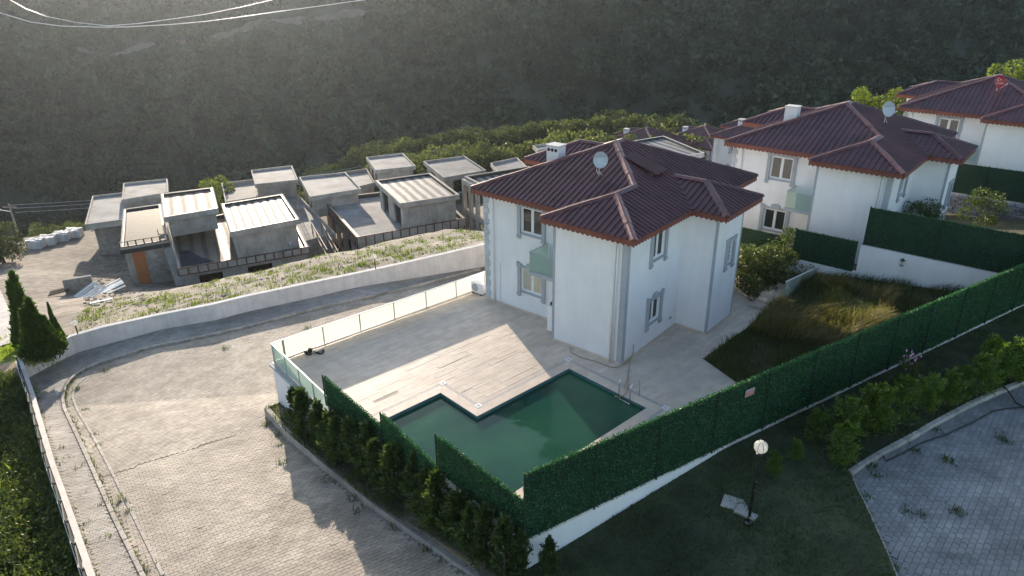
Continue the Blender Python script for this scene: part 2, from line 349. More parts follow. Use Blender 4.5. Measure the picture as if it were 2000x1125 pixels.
def blades(name, pts, h, wd, m, lean=0.5, parent=None, hv=0.4, n=1, bend=None):
    pts = np.asarray(pts, float); k = len(pts)*n; P = np.repeat(pts, n, 0)
    P[:, :2] += rng.normal(0, wd*1.5, (k, 2)) if n > 1 else 0
    a = rng.uniform(0, 2*np.pi, k); H = h*(0.8+0.35*np.sin(P[:, 0]*2.1+1.3*np.sin(P[:, 1]*1.7)))*(1+rng.uniform(-hv, hv, k)); l = rng.uniform(0, lean, k)*H; b = rng.uniform(0, 2*np.pi, k)
    dx, dy = np.cos(a)*wd/2, np.sin(a)*wd/2
    lx, ly = np.cos(b)*l, np.sin(b)*l
    if bend is not None: lx += bend[0]*H*(1+1.5*np.sin(P[:, 1]*1.9)); ly += bend[1]*H*(1+.8*np.sin(P[:, 0]*1.4+P[:, 1]))
    V = np.zeros((k, 5, 3))
    V[:, 0] = P+np.stack([dx, dy, 0*a], 1); V[:, 1] = P-np.stack([dx, dy, 0*a], 1)
    mid = P+np.stack([lx*0.35, ly*0.35, H*0.6], 1)
    V[:, 2] = mid-np.stack([dx, dy, 0*a], 1)*0.7; V[:, 3] = mid+np.stack([dx, dy, 0*a], 1)*0.7
    V[:, 4] = P+np.stack([lx, ly, H*np.sqrt(np.maximum(0.1, 1-(l/H)**2*0.5))], 1)
    base = np.arange(k)*5
    F = np.concatenate([np.stack([base, base+1, base+2], 1), np.stack([base, base+2, base+3], 1), np.stack([base+3, base+2, base+4], 1)])
    me = npmesh(name, V, F, m, 3); return link(name, me, None, parent)
def leafquads(C, D, size, asp=1.0, jit=0.9):
    """C centres, D preferred axis; one small quad per centre"""
    k = len(C); A = D+rng.normal(0, jit, (k, 3)); A /= np.linalg.norm(A, axis=1)[:, None]+1e-9
    Bv = np.cross(A, rng.normal(0, 1, (k, 3))); Bv /= np.linalg.norm(Bv, axis=1)[:, None]+1e-9
    s = (size*rng.uniform(0.6, 1.4, k))[:, None]
    a = A*s*asp; b = Bv*s
    V = np.stack([C-b*0.5, C+a*0.5-b*0.5*0.6+b*0, C+a, C+a*0.5+b*0.6], 1)
    V[:, 0] = C; V[:, 1] = C+a*0.5-b*0.5; V[:, 3] = C+a*0.5+b*0.5
    F = np.arange(k*4).reshape(k, 4); return V.reshape(-1, 3), F
def crown_pts(k, rx, ry, rz, nclump, cr_, shell=0.75, floor=-1.0):
    cl = rng.normal(0, 1, (nclump, 3)); cl /= np.linalg.norm(cl, axis=1)[:, None]; cl *= rng.uniform(0.35, 1.0, (nclump, 1))**0.5
    cl[:, 2] = np.maximum(cl[:, 2], floor)
    cs = rng.uniform(0.6, 1.3, nclump)*cr_
    i = rng.integers(0, nclump, k); d = rng.normal(0, 1, (k, 3)); d /= np.linalg.norm(d, axis=1)[:, None]
    r = rng.uniform(0.5, 1, (k, 1))**0.5*cs[i][:, None]
    return (cl[i]+d*r)*np.array([rx, ry, rz]), d
def tree_meshes(nm, k, rx, rz, hgt, leaf, m, ncl=22, clr=0.38, trunk=0.12, asp=1.0):
    C, D = crown_pts(k, rx, rx, rz, ncl, clr, floor=-0.7); C[:, 2] += hgt-rz
    V, F = leafquads(C, D, leaf, asp); me = npmesh(nm+'_crown', V, F, m)
    t = MB(); top = hgt-rz*0.6
    t.tube([(0, 0, -0.3), (0.05, 0.02, top*0.5), (0.0, 0.08, top)], [trunk, trunk*0.75, trunk*0.45], 7)
    for q in range(5):
        a = q*1.3+0.4; t.tube([(0, 0.04, top*(0.55+0.08*q)), (math.cos(a)*rx*0.35, math.sin(a)*rx*0.35, top*0.8+rz*0.25), (math.cos(a)*rx*0.6, math.sin(a)*rx*0.6, top*0.8+rz*0.6)], [trunk*0.45, trunk*0.3, trunk*0.12], 5)
    return me, t.mesh(nm+'_trunk', bark)
def conifer_meshes(nm, nb, r, h, leaf, m, up=0.9, per=46, power=.8):
    zb = np.sort(rng.uniform(0.02, 0.93, nb)); ab = np.arange(nb)*2.4+rng.normal(0, .35, nb); ln = r*(1-zb)**power*rng.uniform(.45, 1.25, nb)+0.05*r
    tier = 1+.25*np.sin(zb*19+rng.uniform(0, 6)); ln *= tier
    i = np.repeat(np.arange(nb), per); t = rng.uniform(0.1, 1, len(i))**.7; L_ = ln[i]
    sp = L_*(.10+.16*(1-t)); a = ab[i]; bx = np.cos(a); by = np.sin(a)
    C = np.stack([bx*L_*t, by*L_*t, zb[i]*h+L_*up*t*(.35+.65*t)], 1)+rng.normal(0, 1, (len(i), 3))*sp[:, None]*np.array([1, 1, .55])
    D = np.stack([bx, by, up*(.4+1.0*t)], 1); D /= np.linalg.norm(D, axis=1)[:, None]
    tip = 60; Ct = np.stack([rng.normal(0, .02, tip), rng.normal(0, .02, tip), rng.uniform(.8, 1., tip)*h], 1); C = np.concatenate([C, Ct]); D = np.concatenate([D, np.tile([0, 0, 1.], (tip, 1))])
    V, F = leafquads(C, D, leaf, 3.0, 0.45); me = npmesh(nm+'_crown', V, F, m)
    t_ = MB().tube([(0, 0, -0.15), (0, 0, h*0.5), (0.01, 0, h*0.97)], [0.035, 0.02, 0.006], 5)
    for q in range(0, nb, 3): t_.tube([(0, 0, zb[q]*h), (math.cos(ab[q])*ln[q]*.7, math.sin(ab[q])*ln[q]*.7, zb[q]*h+ln[q]*up*.5)], [.012, .004], 3)
    return me, t_.mesh(nm+'_trunk', bark)
def plant(name, label, cat, ms, loc, s=1.0, rz=None, group=None, sx=1.0):
    o = thing(name, label, cat, loc, rz if rz is not None else random.uniform(0, 6.28), group); o.scale = (s*sx, s*sx, s)
    link('crown', ms[0], None, o); link('trunk', ms[1], None, o); return o
def ordn(k): return '%d%s' % (k, 'th' if 10 <= k % 100 <= 20 else {1: 'st', 2: 'nd', 3: 'rd'}.get(k % 10, 'th'))

# ---------------------------------------------------------------- surfaces
def lane(x, y): return -2.5+0.06*(x+10.8)-0.18*(min(y, 29.5)-27.5)-0.07*(min(max(y, 29.5), 44)-29.5)-0.13*max(0, y-44)
FC = at(1023, 1055, 2.36); FD = at(1987, 598.5, 2.36)          # garden fence foot: near corner, far
fdir = (FD-FC)[:2]/np.linalg.norm((FD-FC)[:2]); fnor = np.array([fdir[1], -fdir[0]])
def lawn(x, y):
    s = (x-FC[0])*fdir[0]+(y-FC[1])*fdir[1]; t = (x-FC[0])*fnor[0]+(y-FC[1])*fnor[1]
    return 1.27+min(max(s, -4)*0.125, 0.95)+0.05*max(t, 0)*(1 if s > 0 else max(0, 1+s/4))
def strip(x, y): return lane(x, y)+0.36
# ================================================================ STRUCTURE: the far hill
def hillz(x, y):
    z = -92+0.60*np.maximum(0, y-285-0.05*x)
    z = z+10*np.sin(x*0.013+1.0)+6*np.sin(x*0.031+y*0.012)+4*np.sin(y*0.05+x*0.02)+2.0*np.sin(x*0.11+y*0.07)
    cr_ = 92+8*np.sin(x*0.006); z = np.where(z > cr_-10, cr_-10*np.exp(-(z-cr_+10)/10), z)
    return z
xs = np.linspace(-520, 520, 150); ys = np.linspace(230, 760, 110); X, Y = np.meshgrid(xs, ys); Z = hillz(X, Y)
def gridmesh(name, X, Y, Z, m, smooth=True):
    r, c = X.shape; V = np.stack([X, Y, Z], -1).reshape(-1, 3); i = np.arange(r*c).reshape(r, c)
    F = np.stack([i[:-1, :-1], i[:-1, 1:], i[1:, 1:], i[1:, :-1]], -1).reshape(-1, 4)
    return npmesh(name, V, F, m, 4, smooth)
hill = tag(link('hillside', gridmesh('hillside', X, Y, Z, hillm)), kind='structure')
# dirt tracks cut across the hill
def ribbon(name, pts, wd, fn, dz, m, n=120):
    pts = np.array(pts, float); t = np.linspace(0, len(pts)-1, n); q = np.stack([np.interp(t, range(len(pts)), pts[:, k]) for k in (0, 1)], 1)
    d = np.gradient(q, axis=0); d /= np.linalg.norm(d, axis=1)[:, None]; nn = np.stack([-d[:, 1], d[:, 0]], 1)
    w_ = wd*(1+0.35*np.sin(t*7)+0.2*np.sin(t*23))[:, None]/2
    rows = [q+nn*w_*k for k in (-1, -0.33, 0.33, 1)]; X_ = np.stack([r[:, 0] for r in rows]); Y_ = np.stack([r[:, 1] for r in rows])
    return gridmesh(name, X_, Y_, fn(X_, Y_)+dz, m)
trackm = mat('pale_track_earth', (0.13, 0.12, 0.10), 0.95, 0.25, 0.3, 0.3, 2)
hz1 = lambda x, y: float(hillz(np.array(x), np.array(y)))
tr = [on(*q, hz1)[:2] for q in ((150, 98), (260, 85), (330, 74), (420, 62), (520, 48), (610, 40), (720, 30))]
tag(link('dirt_track', ribbon('dirt_track', tr, 4, hillz, 0.9, trackm)), kind='structure')
tr2 = [on(*q, hz1)[:2] for q in ((735, 120), (690, 165), (700, 215), (760, 260))]
tag(link('bare_earth', ribbon('bare_earth', tr2, 5, hillz, 0.7, trackm)), kind='structure')
TR = np.array(tr+tr2)
# scrub on the hill: geometry-node instances of a few bushes
bcol = bpy.data.collections.new('scrub_sources')
for k in range(6):
    kk = 200; C, D = crown_pts(kk, 2.2, 2.2, 1.9+0.3*(k % 3), 7, 0.55, floor=-0.5); C[:, 2] += 1.2
    V, F = leafquads(C, D, 0.75, 1.0, 0.9); me = npmesh('bush_source', V, F, L_scrub)
    bo = bpy.data.objects.new('bush_source', me); bcol.objects.link(bo)
n = 15000; hx = rng.uniform(-430, 430, n*2); hy = rng.uniform(262, 640, n*2)
vis = np.abs(hx) < hy*0.80+40; hx = hx[vis][:n]; hy = hy[vis][:n]
dens = np.sin(hx*0.03+hy*0.021)+np.sin(hx*0.011-hy*0.05+2)+np.sin(hx*0.07+hy*0.09)*0.5
keep = dens > rng.uniform(-3.2, 0.3, len(hx)); 
tt = np.min(np.hypot(hx[:, None]-TR[None, :, 0], hy[:, None]-TR[None, :, 1]), 1); keep &= tt > 5
segd = np.full(len(hx), 1e9)
for A_, B_ in zip(tr[:-1], tr[1:]):
    A_ = np.array(A_); B_ = np.array(B_); ab = B_-A_; u_ = np.clip(((hx-A_[0])*ab[0]+(hy-A_[1])*ab[1])/(ab@ab), 0, 1)
    segd = np.minimum(segd, np.hypot(hx-A_[0]-u_*ab[0], hy-A_[1]-u_*ab[1]))
keep &= segd > 4.0
hx = hx[keep]; hy = hy[keep]; hzv = hillz(hx, hy)
def scatter(name, P, col_, smin, smax, label=None):
    me = npmesh(name, P, np.zeros((0, 4)), None); me = bpy.data.meshes.new(name); me.vertices.add(len(P)); me.vertices.foreach_set('co', np.asarray(P, np.float32).ravel())
    o = link(name, me); md = o.modifiers.new('scatter', 'NODES'); g = bpy.data.node_groups.new(name+'_nodes', 'GeometryNodeTree'); md.node_group = g
    g.interface.new_socket('Geometry', in_out='INPUT', socket_type='NodeSocketGeometry'); g.interface.new_socket('Geometry', in_out='OUTPUT', socket_type='NodeSocketGeometry')
    N = g.nodes; L = g.links; gi = N.new('NodeGroupInput'); go = N.new('NodeGroupOutput')
    ci = N.new('GeometryNodeCollectionInfo'); ci.inputs[0].default_value = col_; ci.inputs[1].default_value = True; ci.inputs[2].default_value = True
    ip = N.new('GeometryNodeInstanceOnPoints'); ip.inputs['Pick Instance'].default_value = True
    rr = N.new('FunctionNodeRandomValue'); rr.data_type = 'FLOAT_VECTOR'; rr.inputs[0].default_value = (-0.15, -0.15, 0); rr.inputs[1].default_value = (0.15, 0.15, 6.28)
    rs = N.new('FunctionNodeRandomValue'); rs.data_type = 'FLOAT'; rs.inputs[2].default_value = smin; rs.inputs[3].default_value = smax; rs.inputs['Seed'].default_value = 5
    L.new(gi.outputs[0], ip.inputs['Points']); L.new(ci.outputs[0], ip.inputs['Instance']); L.new(rr.outputs[0], ip.inputs['Rotation']); L.new(rs.outputs[1], ip.inputs['Scale']); L.new(ip.outputs[0], go.inputs[0])
    return o
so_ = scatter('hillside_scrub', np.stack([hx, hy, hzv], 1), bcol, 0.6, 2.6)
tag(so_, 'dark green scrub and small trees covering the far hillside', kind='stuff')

# ================================================================ STRUCTURE: slope outside the walls
WALLPX = [(952, 522), (830, 542), (705, 562), (600, 586), (480, 612), (420, 628), (320, 645), (213, 674), (149, 692), (107, 713), (55, 741)]
LEFTPX = [(75.5, 798), (113, 927), (147, 1021), (181, 1119)]
Wb = [on(*q, lane) for q in WALLPX]; Wl = [on(*q, lane) for q in LEFTPX]
d_ = Wl[-1]-Wl[-2]; Wl.append(Wl[-1]+d_*2.0); Wl[-1][2] = lane(*Wl[-1][:2])
e_ = (Wb[0]-Wb[1]); e_ /= np.linalg.norm(e_[:2]); far = [Wb[0]+e_*k for k in (12, 30, 60, 95)]
for f_ in far: f_[2] = lane(f_[0], f_[1])
TOPPX = [(952, 478), (830, 507), (777, 520), (630, 550), (480, 582), (420, 597), (306, 619), (228, 636), (142, 661), (110, 676), (38, 714)]
WH = [rise(b, t[1]) for b, t in zip(Wb, [(0, np.interp(q[0], [p[0] for p in TOPPX][::-1], [p[1] for p in TOPPX][::-1])) for q in WALLPX])]
WH = [max(0.9, min(2.2, h)) for h in WH]
print('wall heights', np.round(WH, 2), 'wall pts', np.round(Wb, 1).tolist())
# RBF terrain for the outside
ctl = []
def C_(px, py, z): ctl.append(at(px, py, z))
def Cw(x, y, z): ctl.append(np.array([x, y, z], float))
for b, h in zip(Wb, WH): Cw(b[0], b[1], b[2]+h-0.10)
for f_ in far: Cw(f_[0], f_[1], f_[2]+0.8)
for l in Wl: Cw(l[0]-0.3, l[1], l[2]-0.35)
for q in ((870, 447, -7.6), (760, 470, -7.2), (700, 488, -6.8), (620, 500, -6.6), (520, 530, -6.4), (420, 548, -7.0), (340, 565, -8.0), (270, 578, -9.0), (200, 575, -11.5), (150, 600, -9.5)): C_(*q)
for q in ((200, 540, -14.0), (100, 560, -12.2), (150, 500, -15.6), (100, 480, -16.2), (30, 540, -12.6), (60, 600, -9.8), (20, 640, -7.6), (100, 655, -5.4), (70, 690, -4.7), (10, 700, -4.9), (60, 462, -16.5), (250, 560, -13.6), (0, 480, -16)): C_(*q)
for q in ((-46, 76, -15.2), (-30, 70, -14.6), (-20, 72, -14.2), (-10, 74, -13.8), (0, 76, -13.6), (12, 80, -13), (25, 86, -12), (-30, 90, -16), (-10, 95, -15.5), (10, 98, -14.5), (30, 100, -12), (45, 95, -7), (60, 90, -2), (80, 85, 3),
          (-60, 100, -18), (-30, 112, -17.5), (0, 118, -16), (25, 118, -14), (45, 112, -9), (65, 104, -3), (90, 100, 3)): Cw(*q)
for x_ in (-90, -60, -30, 0, 30, 60, 100): Cw(x_, 150+0.1*x_, -38); Cw(x_, 200, -66); Cw(x_, 270, -96)
for q in ((-30, 20, -5.2), (-36, 12, -4.5), (-26, 8, -2.5), (-45, 30, -8), (-60, 50, -13), (-70, 20, -8), (-60, 0, -4)): Cw(*q)
K = np.array(ctl); Dm = np.linalg.norm(K[:, None, :2]-K[None, :, :2], axis=2)
nK = len(K); A_ = np.zeros((nK+3, nK+3)); A_[:nK, :nK] = Dm+np.eye(nK)*0.02; A_[:nK, nK] = 1; A_[:nK, nK+1:] = K[:, :2]; A_[nK, :nK] = 1; A_[nK+1:, :nK] = K[:, :2].T
sol = np.linalg.solve(A_, np.concatenate([K[:, 2], [0, 0, 0]]))
def gv(x, y):
    x = np.asarray(x, float); y = np.asarray(y, float); sh = x.shape; x = x.ravel(); y = y.ravel()
    D_ = np.hypot(x[:, None]-K[None, :, 0], y[:, None]-K[None, :, 1]); z = D_@sol[:nK]+sol[nK]+sol[nK+1]*x+sol[nK+2]*y
    return z.reshape(sh)
def ground(x, y): return float(gv(np.array([x]), np.array([y]))[0])
path = Wl[::-1][0:1]+Wl[::-1][1:]+Wb[::-1]+far; path = np.array(path)[:, :2]
seg = np.r_[0, np.cumsum(np.linalg.norm(np.diff(path, axis=0), axis=1))]; sp = np.linspace(0, seg[-1], 260)
PP = np.stack([np.interp(sp, seg, path[:, k]) for k in (0, 1)], 1)
tg = np.gradient(PP, axis=0); nr = np.stack([-tg[:, 1], tg[:, 0]], 1); nr /= np.linalg.norm(nr, axis=1)[:, None]
for _ in range(25): nr[1:-1] = (nr[:-2]+nr[1:-1]*2+nr[2:])/4
nr /= np.linalg.norm(nr, axis=1)[:, None]
so2 = np.r_[0.12, np.linspace(0.5, 30, 60), np.linspace(31, 60, 40), np.linspace(63, 150, 36), np.linspace(160, 320, 16)]
GX = PP[:, 0][:, None]+nr[:, 0][:, None]*so2[None]; GY = PP[:, 1][:, None]+nr[:, 1][:, None]*so2[None]
GZ = gv(GX, GY); nz = np.sin(GX*1.3+GY*0.7)*0.05+np.sin(GX*2.9-GY*2.1)*0.04+rng.normal(0, 0.02, GX.shape)
nz = nz*np.clip((so2[None]-0.2)/2, 0, 1)*np.clip((46-GY)/20+1.5, 0.3, 1); GZ = GZ+nz
gme = gridmesh('ground', GX, GY, GZ, soil)
gme.materials.append(gravelm); gme.materials.append(weedsoil)
cen = np.zeros(len(gme.polygons)*3); gme.polygons.foreach_get('center', cen); cen = cen.reshape(-1, 3)
mi = np.zeros(len(cen), np.int32)
wallx = np.interp(cen[:, 1], [0, 30], [-15, -25])
mi[(cen[:, 1] < 30+rng.normal(0, .3, len(cen))) & (cen[:, 0] < -10)] = 2
bank = (cen[:, 1] < 62) & (cen[:, 1] > 31) & (cen[:, 0] > -24+rng.normal(0, .5, len(cen))); mi[bank] = 1
mi[cen[:, 1] > 100] = 2
gme.polygons.foreach_set('material_index', mi)
tag(link('ground', gme), kind='structure')

# ================================================================ LANE, pavements
def fill(name, poly, fn, dz, m, step=0.6, parent=None, kind=None):
    P = np.array([p[:2] for p in poly]); bm = bmesh.new(); vs = [bm.verts.new((p[0], p[1], 0)) for p in P]; f = bm.faces.new(vs)
    bmesh.ops.triangulate(bm, faces=[f])
    x0, y0 = P.min(0); x1, y1 = P.max(0)
    for a in np.arange(x0+step, x1, step): bmesh.ops.bisect_plane(bm, geom=bm.verts[:]+bm.edges[:]+bm.faces[:], plane_co=(a, 0, 0), plane_no=(1, 0, 0))
    for a in np.arange(y0+step, y1, step): bmesh.ops.bisect_plane(bm, geom=bm.verts[:]+bm.edges[:]+bm.faces[:], plane_co=(0, a, 0), plane_no=(0, 1, 0))
    for v in bm.verts: v.co.z = fn(v.co.x, v.co.y)+dz
    bmesh.ops.recalc_face_normals(bm, faces=bm.faces)
    me = bpy.data.meshes.new(name); bm.to_mesh(me); bm.free(); me.materials.append(m)
    if len(me.polygons) and me.polygons[0].normal.z < 0: me.flip_normals()
    o = link(name, me, None, parent)
    if kind: o['kind'] = kind
    return o
T0 = at(531, 708, 0)                                # terrace slab: left corner
PEND = at(1004, 1050, 2.4)
KERBPX = [(278, 1125), (222, 1011), (183, 922), (147, 844), (126, 800), (123, 780), (127, 758), (144, 736), (172, 718), (222, 702), (289, 680), (361, 667), (480, 640), (605, 607), (692, 587), (805, 562), (905, 535), (950, 524)]
KB = [on(*q, lane) for q in KERBPX]; k0 = KB[0]+(KB[0]-KB[1])*1.2; k0[2] = lane(*k0[:2]); KB = [k0]+KB
SK = [on(*q, lane) for q in ((518, 812), (560, 858), (640, 925), (720, 990), (800, 1045), (880, 1100), (925, 1128))]
sk2 = SK[-1]+(SK[-1]-SK[-3])*0.8; sk2[2] = lane(*sk2[:2]); SK.append(sk2)
wcorner = on(550, 800, lane)
behind = [(T0[0]+0.68*k, T0[1]+0.735*k-0.1) for k in (0, 12, 30)]
lane_poly = [Wl[-1], *Wl[::-1][1:], *Wb[::-1], far[0], far[1], behind[2], behind[1], behind[0], wcorner, SK[0], *SK[1:], (SK[-1][0]+0.5, 7.5), (Wl[-1][0]+2, 7.5)]
lane_o = fill('lane', lane_poly, lane, -0.014, bedm, 1.0, None, 'structure')
def pavers(poly, fn, ang, a, b, gap, dz, m, parent, nparts=300, e=0.03, drop=0.0, ht=0.05, org=(0, 0), name='paver', field='paver_field', skipfn=None):
    P = np.array([p[:2] for p in poly]); ca, sa = math.cos(ang), math.sin(ang)
    U = P@np.array([[ca, -sa], [sa, ca]]); u0, v0 = U.min(0)-0.5; u1, v1 = U.max(0)+0.5
    rows = np.arange(v0, v1, b); cu, cv = [], []
    for i, vv in enumerate(rows):
        u = np.arange(u0+(i % 2)*a/2, u1, a); cu.append(u+a/2); cv.append(np.full(len(u), vv+b/2))
    cu = np.concatenate(cu); cv = np.concatenate(cv); x = cu*ca-cv*sa; y = cu*sa+cv*ca
    ok = inpoly(x, y, P)
    for du, dv in ((a*0.45, b*.4), (-a*0.45, b*.4), (a*0.45, -b*.4), (-a*.45, -b*.4)): ok &= inpoly(x+du*ca-dv*sa, y+du*sa+dv*ca, P)
    X_, Y_, Zc = x*0, x*0, x*0
    Dp = np.array([proj((xx, yy, fn(xx, yy))) for xx, yy in zip(x[ok], y[ok])])
    inv = (Dp[:, 0] > -60) & (Dp[:, 0] < 2060) & (Dp[:, 1] < 1185) & (Dp[:, 2] > 0)
    idx = np.nonzero(ok)[0]; 
    if skipfn is not None: inv &= ~skipfn(x[idx], y[idx])
    idx = idx[inv]; dep = Dp[inv]
    infr = (dep[:, 0] > 0) & (dep[:, 0] < 2000) & (dep[:, 1] < 1125)
    order = np.argsort(dep[:, 2]+1e4*(~infr)); sel = idx[order[:nparts]]; rest = idx[order[nparts:]]
    ha, hb = a/2-gap/2, b/2-gap/2
    top = np.array([(-ha, -hb), (ha, -hb), (ha+e, 0), (ha, hb), (-ha, hb), (-ha+e, 0)]) if e else np.array([(-ha, -hb), (ha, -hb), (ha, hb), (-ha, hb)])
    nn = len(top)
    tw = np.stack([top[:, 0]*ca-top[:, 1]*sa, top[:, 0]*sa+top[:, 1]*ca], 1)
    eps = 0.2
    def geo(ix):
        g_ = np.array([[fn(x[i], y[i]), (fn(x[i]+eps, y[i])-fn(x[i]-eps, y[i]))/(2*eps), (fn(x[i], y[i]+eps)-fn(x[i], y[i]-eps))/(2*eps)] for i in ix])
        return g_
    parent_ = parent
    if len(rest):
        g_ = geo(rest); cx, cy = x[rest], y[rest]; jz = rng.normal(0, 0.0025, len(rest))
        tx = cx[:, None]+tw[None, :, 0]; ty = cy[:, None]+tw[None, :, 1]; tz = g_[:, 0][:, None]+g_[:, 1][:, None]*tw[None, :, 0]+g_[:, 2][:, None]*tw[None, :, 1]+dz+jz[:, None]
        V = np.concatenate([np.stack([tx, ty, tz], -1), np.stack([tx, ty, tz-ht], -1)], 1).reshape(-1, 3)
        base = (np.arange(len(rest))*2*nn)[:, None]
        sides = np.concatenate([base+np.array([[j+nn, (j+1) % nn+nn, (j+1) % nn, j]]) for j in range(nn)], 0)
        if nn == 6: caps = np.concatenate([base+np.array([[0, 1, 2, 5]]), base+np.array([[5, 2, 3, 4]])], 0)
        else: caps = base+np.array([[0, 1, 2, 3]])
        fo = link(field, npmesh(field, V, np.concatenate([sides, caps]), m), None, parent_); fo['kind'] = 'stuff'
    if len(sel):
        # one shared mesh, tilted by the local slope
        mbp = MB(); mbp.prism([tuple(t_) for t_ in top], -ht, 0); me = mbp.mesh(name, m)
        g_ = geo(sel)
        for i, gg in zip(sel, g_):
            o = bpy.data.objects.new(name, me); COL.objects.link(o); o.parent = parent_
            nrm = Vector((-gg[1], -gg[2], 1)).normalized(); ux = Vector((ca, sa, gg[1]*ca+gg[2]*sa)).normalized(); vy = nrm.cross(ux)
            Mx = Matrix((ux, vy, nrm)).transposed().to_4x4(); Mx.translation = (x[i], y[i], gg[0]+dz+random.gauss(0, 0.002)); o.matrix_local = Mx
    return len(sel), len(rest)
def inset_side(poly): return poly
KBr = KB            # kerb splits carriageway and pavement
carr = [*KB, far[0]+np.array([1.2, -1.5, 0]), far[1], behind[2], behind[1], behind[0], wcorner, *SK, (SK[-1][0]+0.3, 8.0), (KB[0][0], 8.0)]
fold = [on(*q, lane) for q in ((222, 925), (514, 833))]; fv = (fold[1]-fold[0])[:2]; fv /= np.linalg.norm(fv)
side = lambda x, y: ((x-fold[0][0])*fv[1]-(y-fold[0][1])*fv[0])      # >0 : camera side
print('pav', pavers(carr, lane, math.atan2(fv[1], fv[0])-0.04, 0.235, 0.155, 0.012, 0.0, paver, lane_o, 300, 0.03, skipfn=lambda x, y: side(x, y) < 0.04))
print('pav', pavers(carr, lane, math.atan2(fv[1], fv[0])+R(50), 0.235, 0.165, 0.012, 0.0, paver, lane_o, 0, 0.0, skipfn=lambda x, y: (side(x, y) > -0.06) | (y > 62)))
pave = [*KB, *Wb[::1][:], *Wl]
def resam(P_, n_):
    P_ = np.array([p[:2] for p in P_]); s_ = np.r_[0, np.cumsum(np.linalg.norm(np.diff(P_, axis=0), axis=1))]; q_ = np.linspace(0, s_[-1], n_); return np.stack([np.interp(q_, s_, P_[:, k]) for k in (0, 1)], 1)
ra, rb = resam(KB, 90), resam([*Wl[::-1], *Wb[::-1]], 90); tt_ = np.linspace(0, 1, 6)[:, None, None]; gg = rb[None]*(1-tt_)+ra[None]*tt_
gz_ = np.array([[lane(*p)+0.078 for p in row_] for row_ in gg]); tag(link('pavement', gridmesh('pavement', gg[..., 0], gg[..., 1], gz_, bedm)), kind='structure')
print('pav', pavers(pave, lambda x, y: lane(x, y)+0.09, R(20), 0.21, 0.11, 0.012, 0.0, paver2, lane_o, 0, 0.0, field='pavement_field', ht=0.12, skipfn=lambda x, y: y > 60))
def kerbstones(pts, fn, parent, L=0.75, wd=0.14, ht=0.13, name='kerb_stone', m=kerbm, dz=0.0, off=0.0):
    P = np.array(pts)[:, :2]; s = np.r_[0, np.cumsum(np.linalg.norm(np.diff(P, axis=0), axis=1))]; n_ = int(s[-1]/L)
    for i in range(n_):
        a = np.array([np.interp(i*L, s, P[:, k]) for k in (0, 1)]); b = np.array([np.interp((i+1)*L-0.015, s, P[:, k]) for k in (0, 1)])
        pa = proj((*a, fn(*a)))
        if pa[1] > 1250 or pa[2] < 0: continue
        MB().beam((*a, fn(*a)+dz-0.05+random.gauss(0, .004)), (*b, fn(*b)+dz-0.05), wd, ht*2+0.1).build(name, m, parent, bevel=0.015)
kerbstones(KB, lane, lane_o)
# gutter line of stones inside the kerb on the left run
gl = [on(*q, lane) for q in ((318, 1125), (262, 1011), (218, 922), (180, 850), (150, 800), (141, 775), (143, 760), (160, 742), (185, 727))]
kerbstones(gl, lane, lane_o, 0.8, 0.10, 0.03, 'gutter_stone')
# ---- walls: white boundary wall, side wall with dark screen panels
def wallrun(name, pts, hts, thick, m, label, cat, below=0.6, capm_=None, capw=0.08, nrm=None):
    o = thing(name, label, cat, pts[0][:3]); inv = -np.array(pts[0][:3])
    b = MB(); c = MB(); P = np.array([p[:3] for p in pts]); n_ = len(P)
    tgv = np.gradient(P[:, :2], axis=0); nn = np.stack([-tgv[:, 1], tgv[:, 0]], 1); nn /= np.linalg.norm(nn, axis=1)[:, None]
    if nrm is not None: nn *= nrm
    for i in range(n_-1):
        q = []
        for j in (i, i+1):
            for s_ in (0, 1): q.append((P[j, 0]+nn[j, 0]*thick*s_, P[j, 1]+nn[j, 1]*thick*s_, P[j, 2], hts[j]))
        ring = [q[0], q[2], q[3], q[1]]
        k = len(b.v); b.v += [tuple(np.array([r[0], r[1], r[2]-below])+inv) for r in ring]+[tuple(np.array([r[0], r[1], r[2]+r[3]])+inv) for r in ring]
        b.f += [(k+t, k+(t+1) % 4, k+4+(t+1) % 4, k+4+t) for t in (0, 2)]+[(k+4, k+5, k+6, k+7)]
        if i == 0: b.f.append((k+3, k, k+4, k+7))
        if i == n_-2: b.f.append((k+1, k+2, k+6, k+5))
        if capm_ is not None:
            q = []
            for j in (i, i+1):
                for s_ in (-capw/2, thick+capw/2): q.append((P[j, 0]+nn[j, 0]*s_, P[j, 1]+nn[j, 1]*s_, P[j, 2]+hts[j]))
            ring = [q[0], q[2], q[3], q[1]]; k = len(c.v)
            c.v += [tuple(np.array(r)+inv+np.array([0, 0, 0.003])) for r in ring]+[tuple(np.array(r)+inv+np.array([0, 0, 0.07])) for r in ring]
            c.f += [(k+t, k+(t+1) % 4, k+4+(t+1) % 4, k+4+t) for t in range(4)]+[(k+4, k+5, k+6, k+7), (k+3, k+2, k+1, k)]
    b.build('wall_body', m, o)
    if capm_ is not None: c.build('coping', capm_, o)
    return o
bw = wallrun('boundary_wall', [*Wb[::-1], far[0], far[1]], [*WH[::-1], WH[0], WH[0]], 0.24, stuccod, 'long low off-white boundary wall along the upper edge of the paved lane', 'wall', capm_=stuccod)
wl2 = [Wb[-1], *Wl]
hs = [WH[-1]]+[0.55]*(len(wl2)-1)
sw = wallrun('side_wall', wl2, [WH[-1], 0.8, 0.6, 0.6, 0.6, 0.6], 0.26, stuccod, 'low pale side wall topped by thin dark screens at the left edge of the lane', 'wall', capm_=stuccod, nrm=-1)
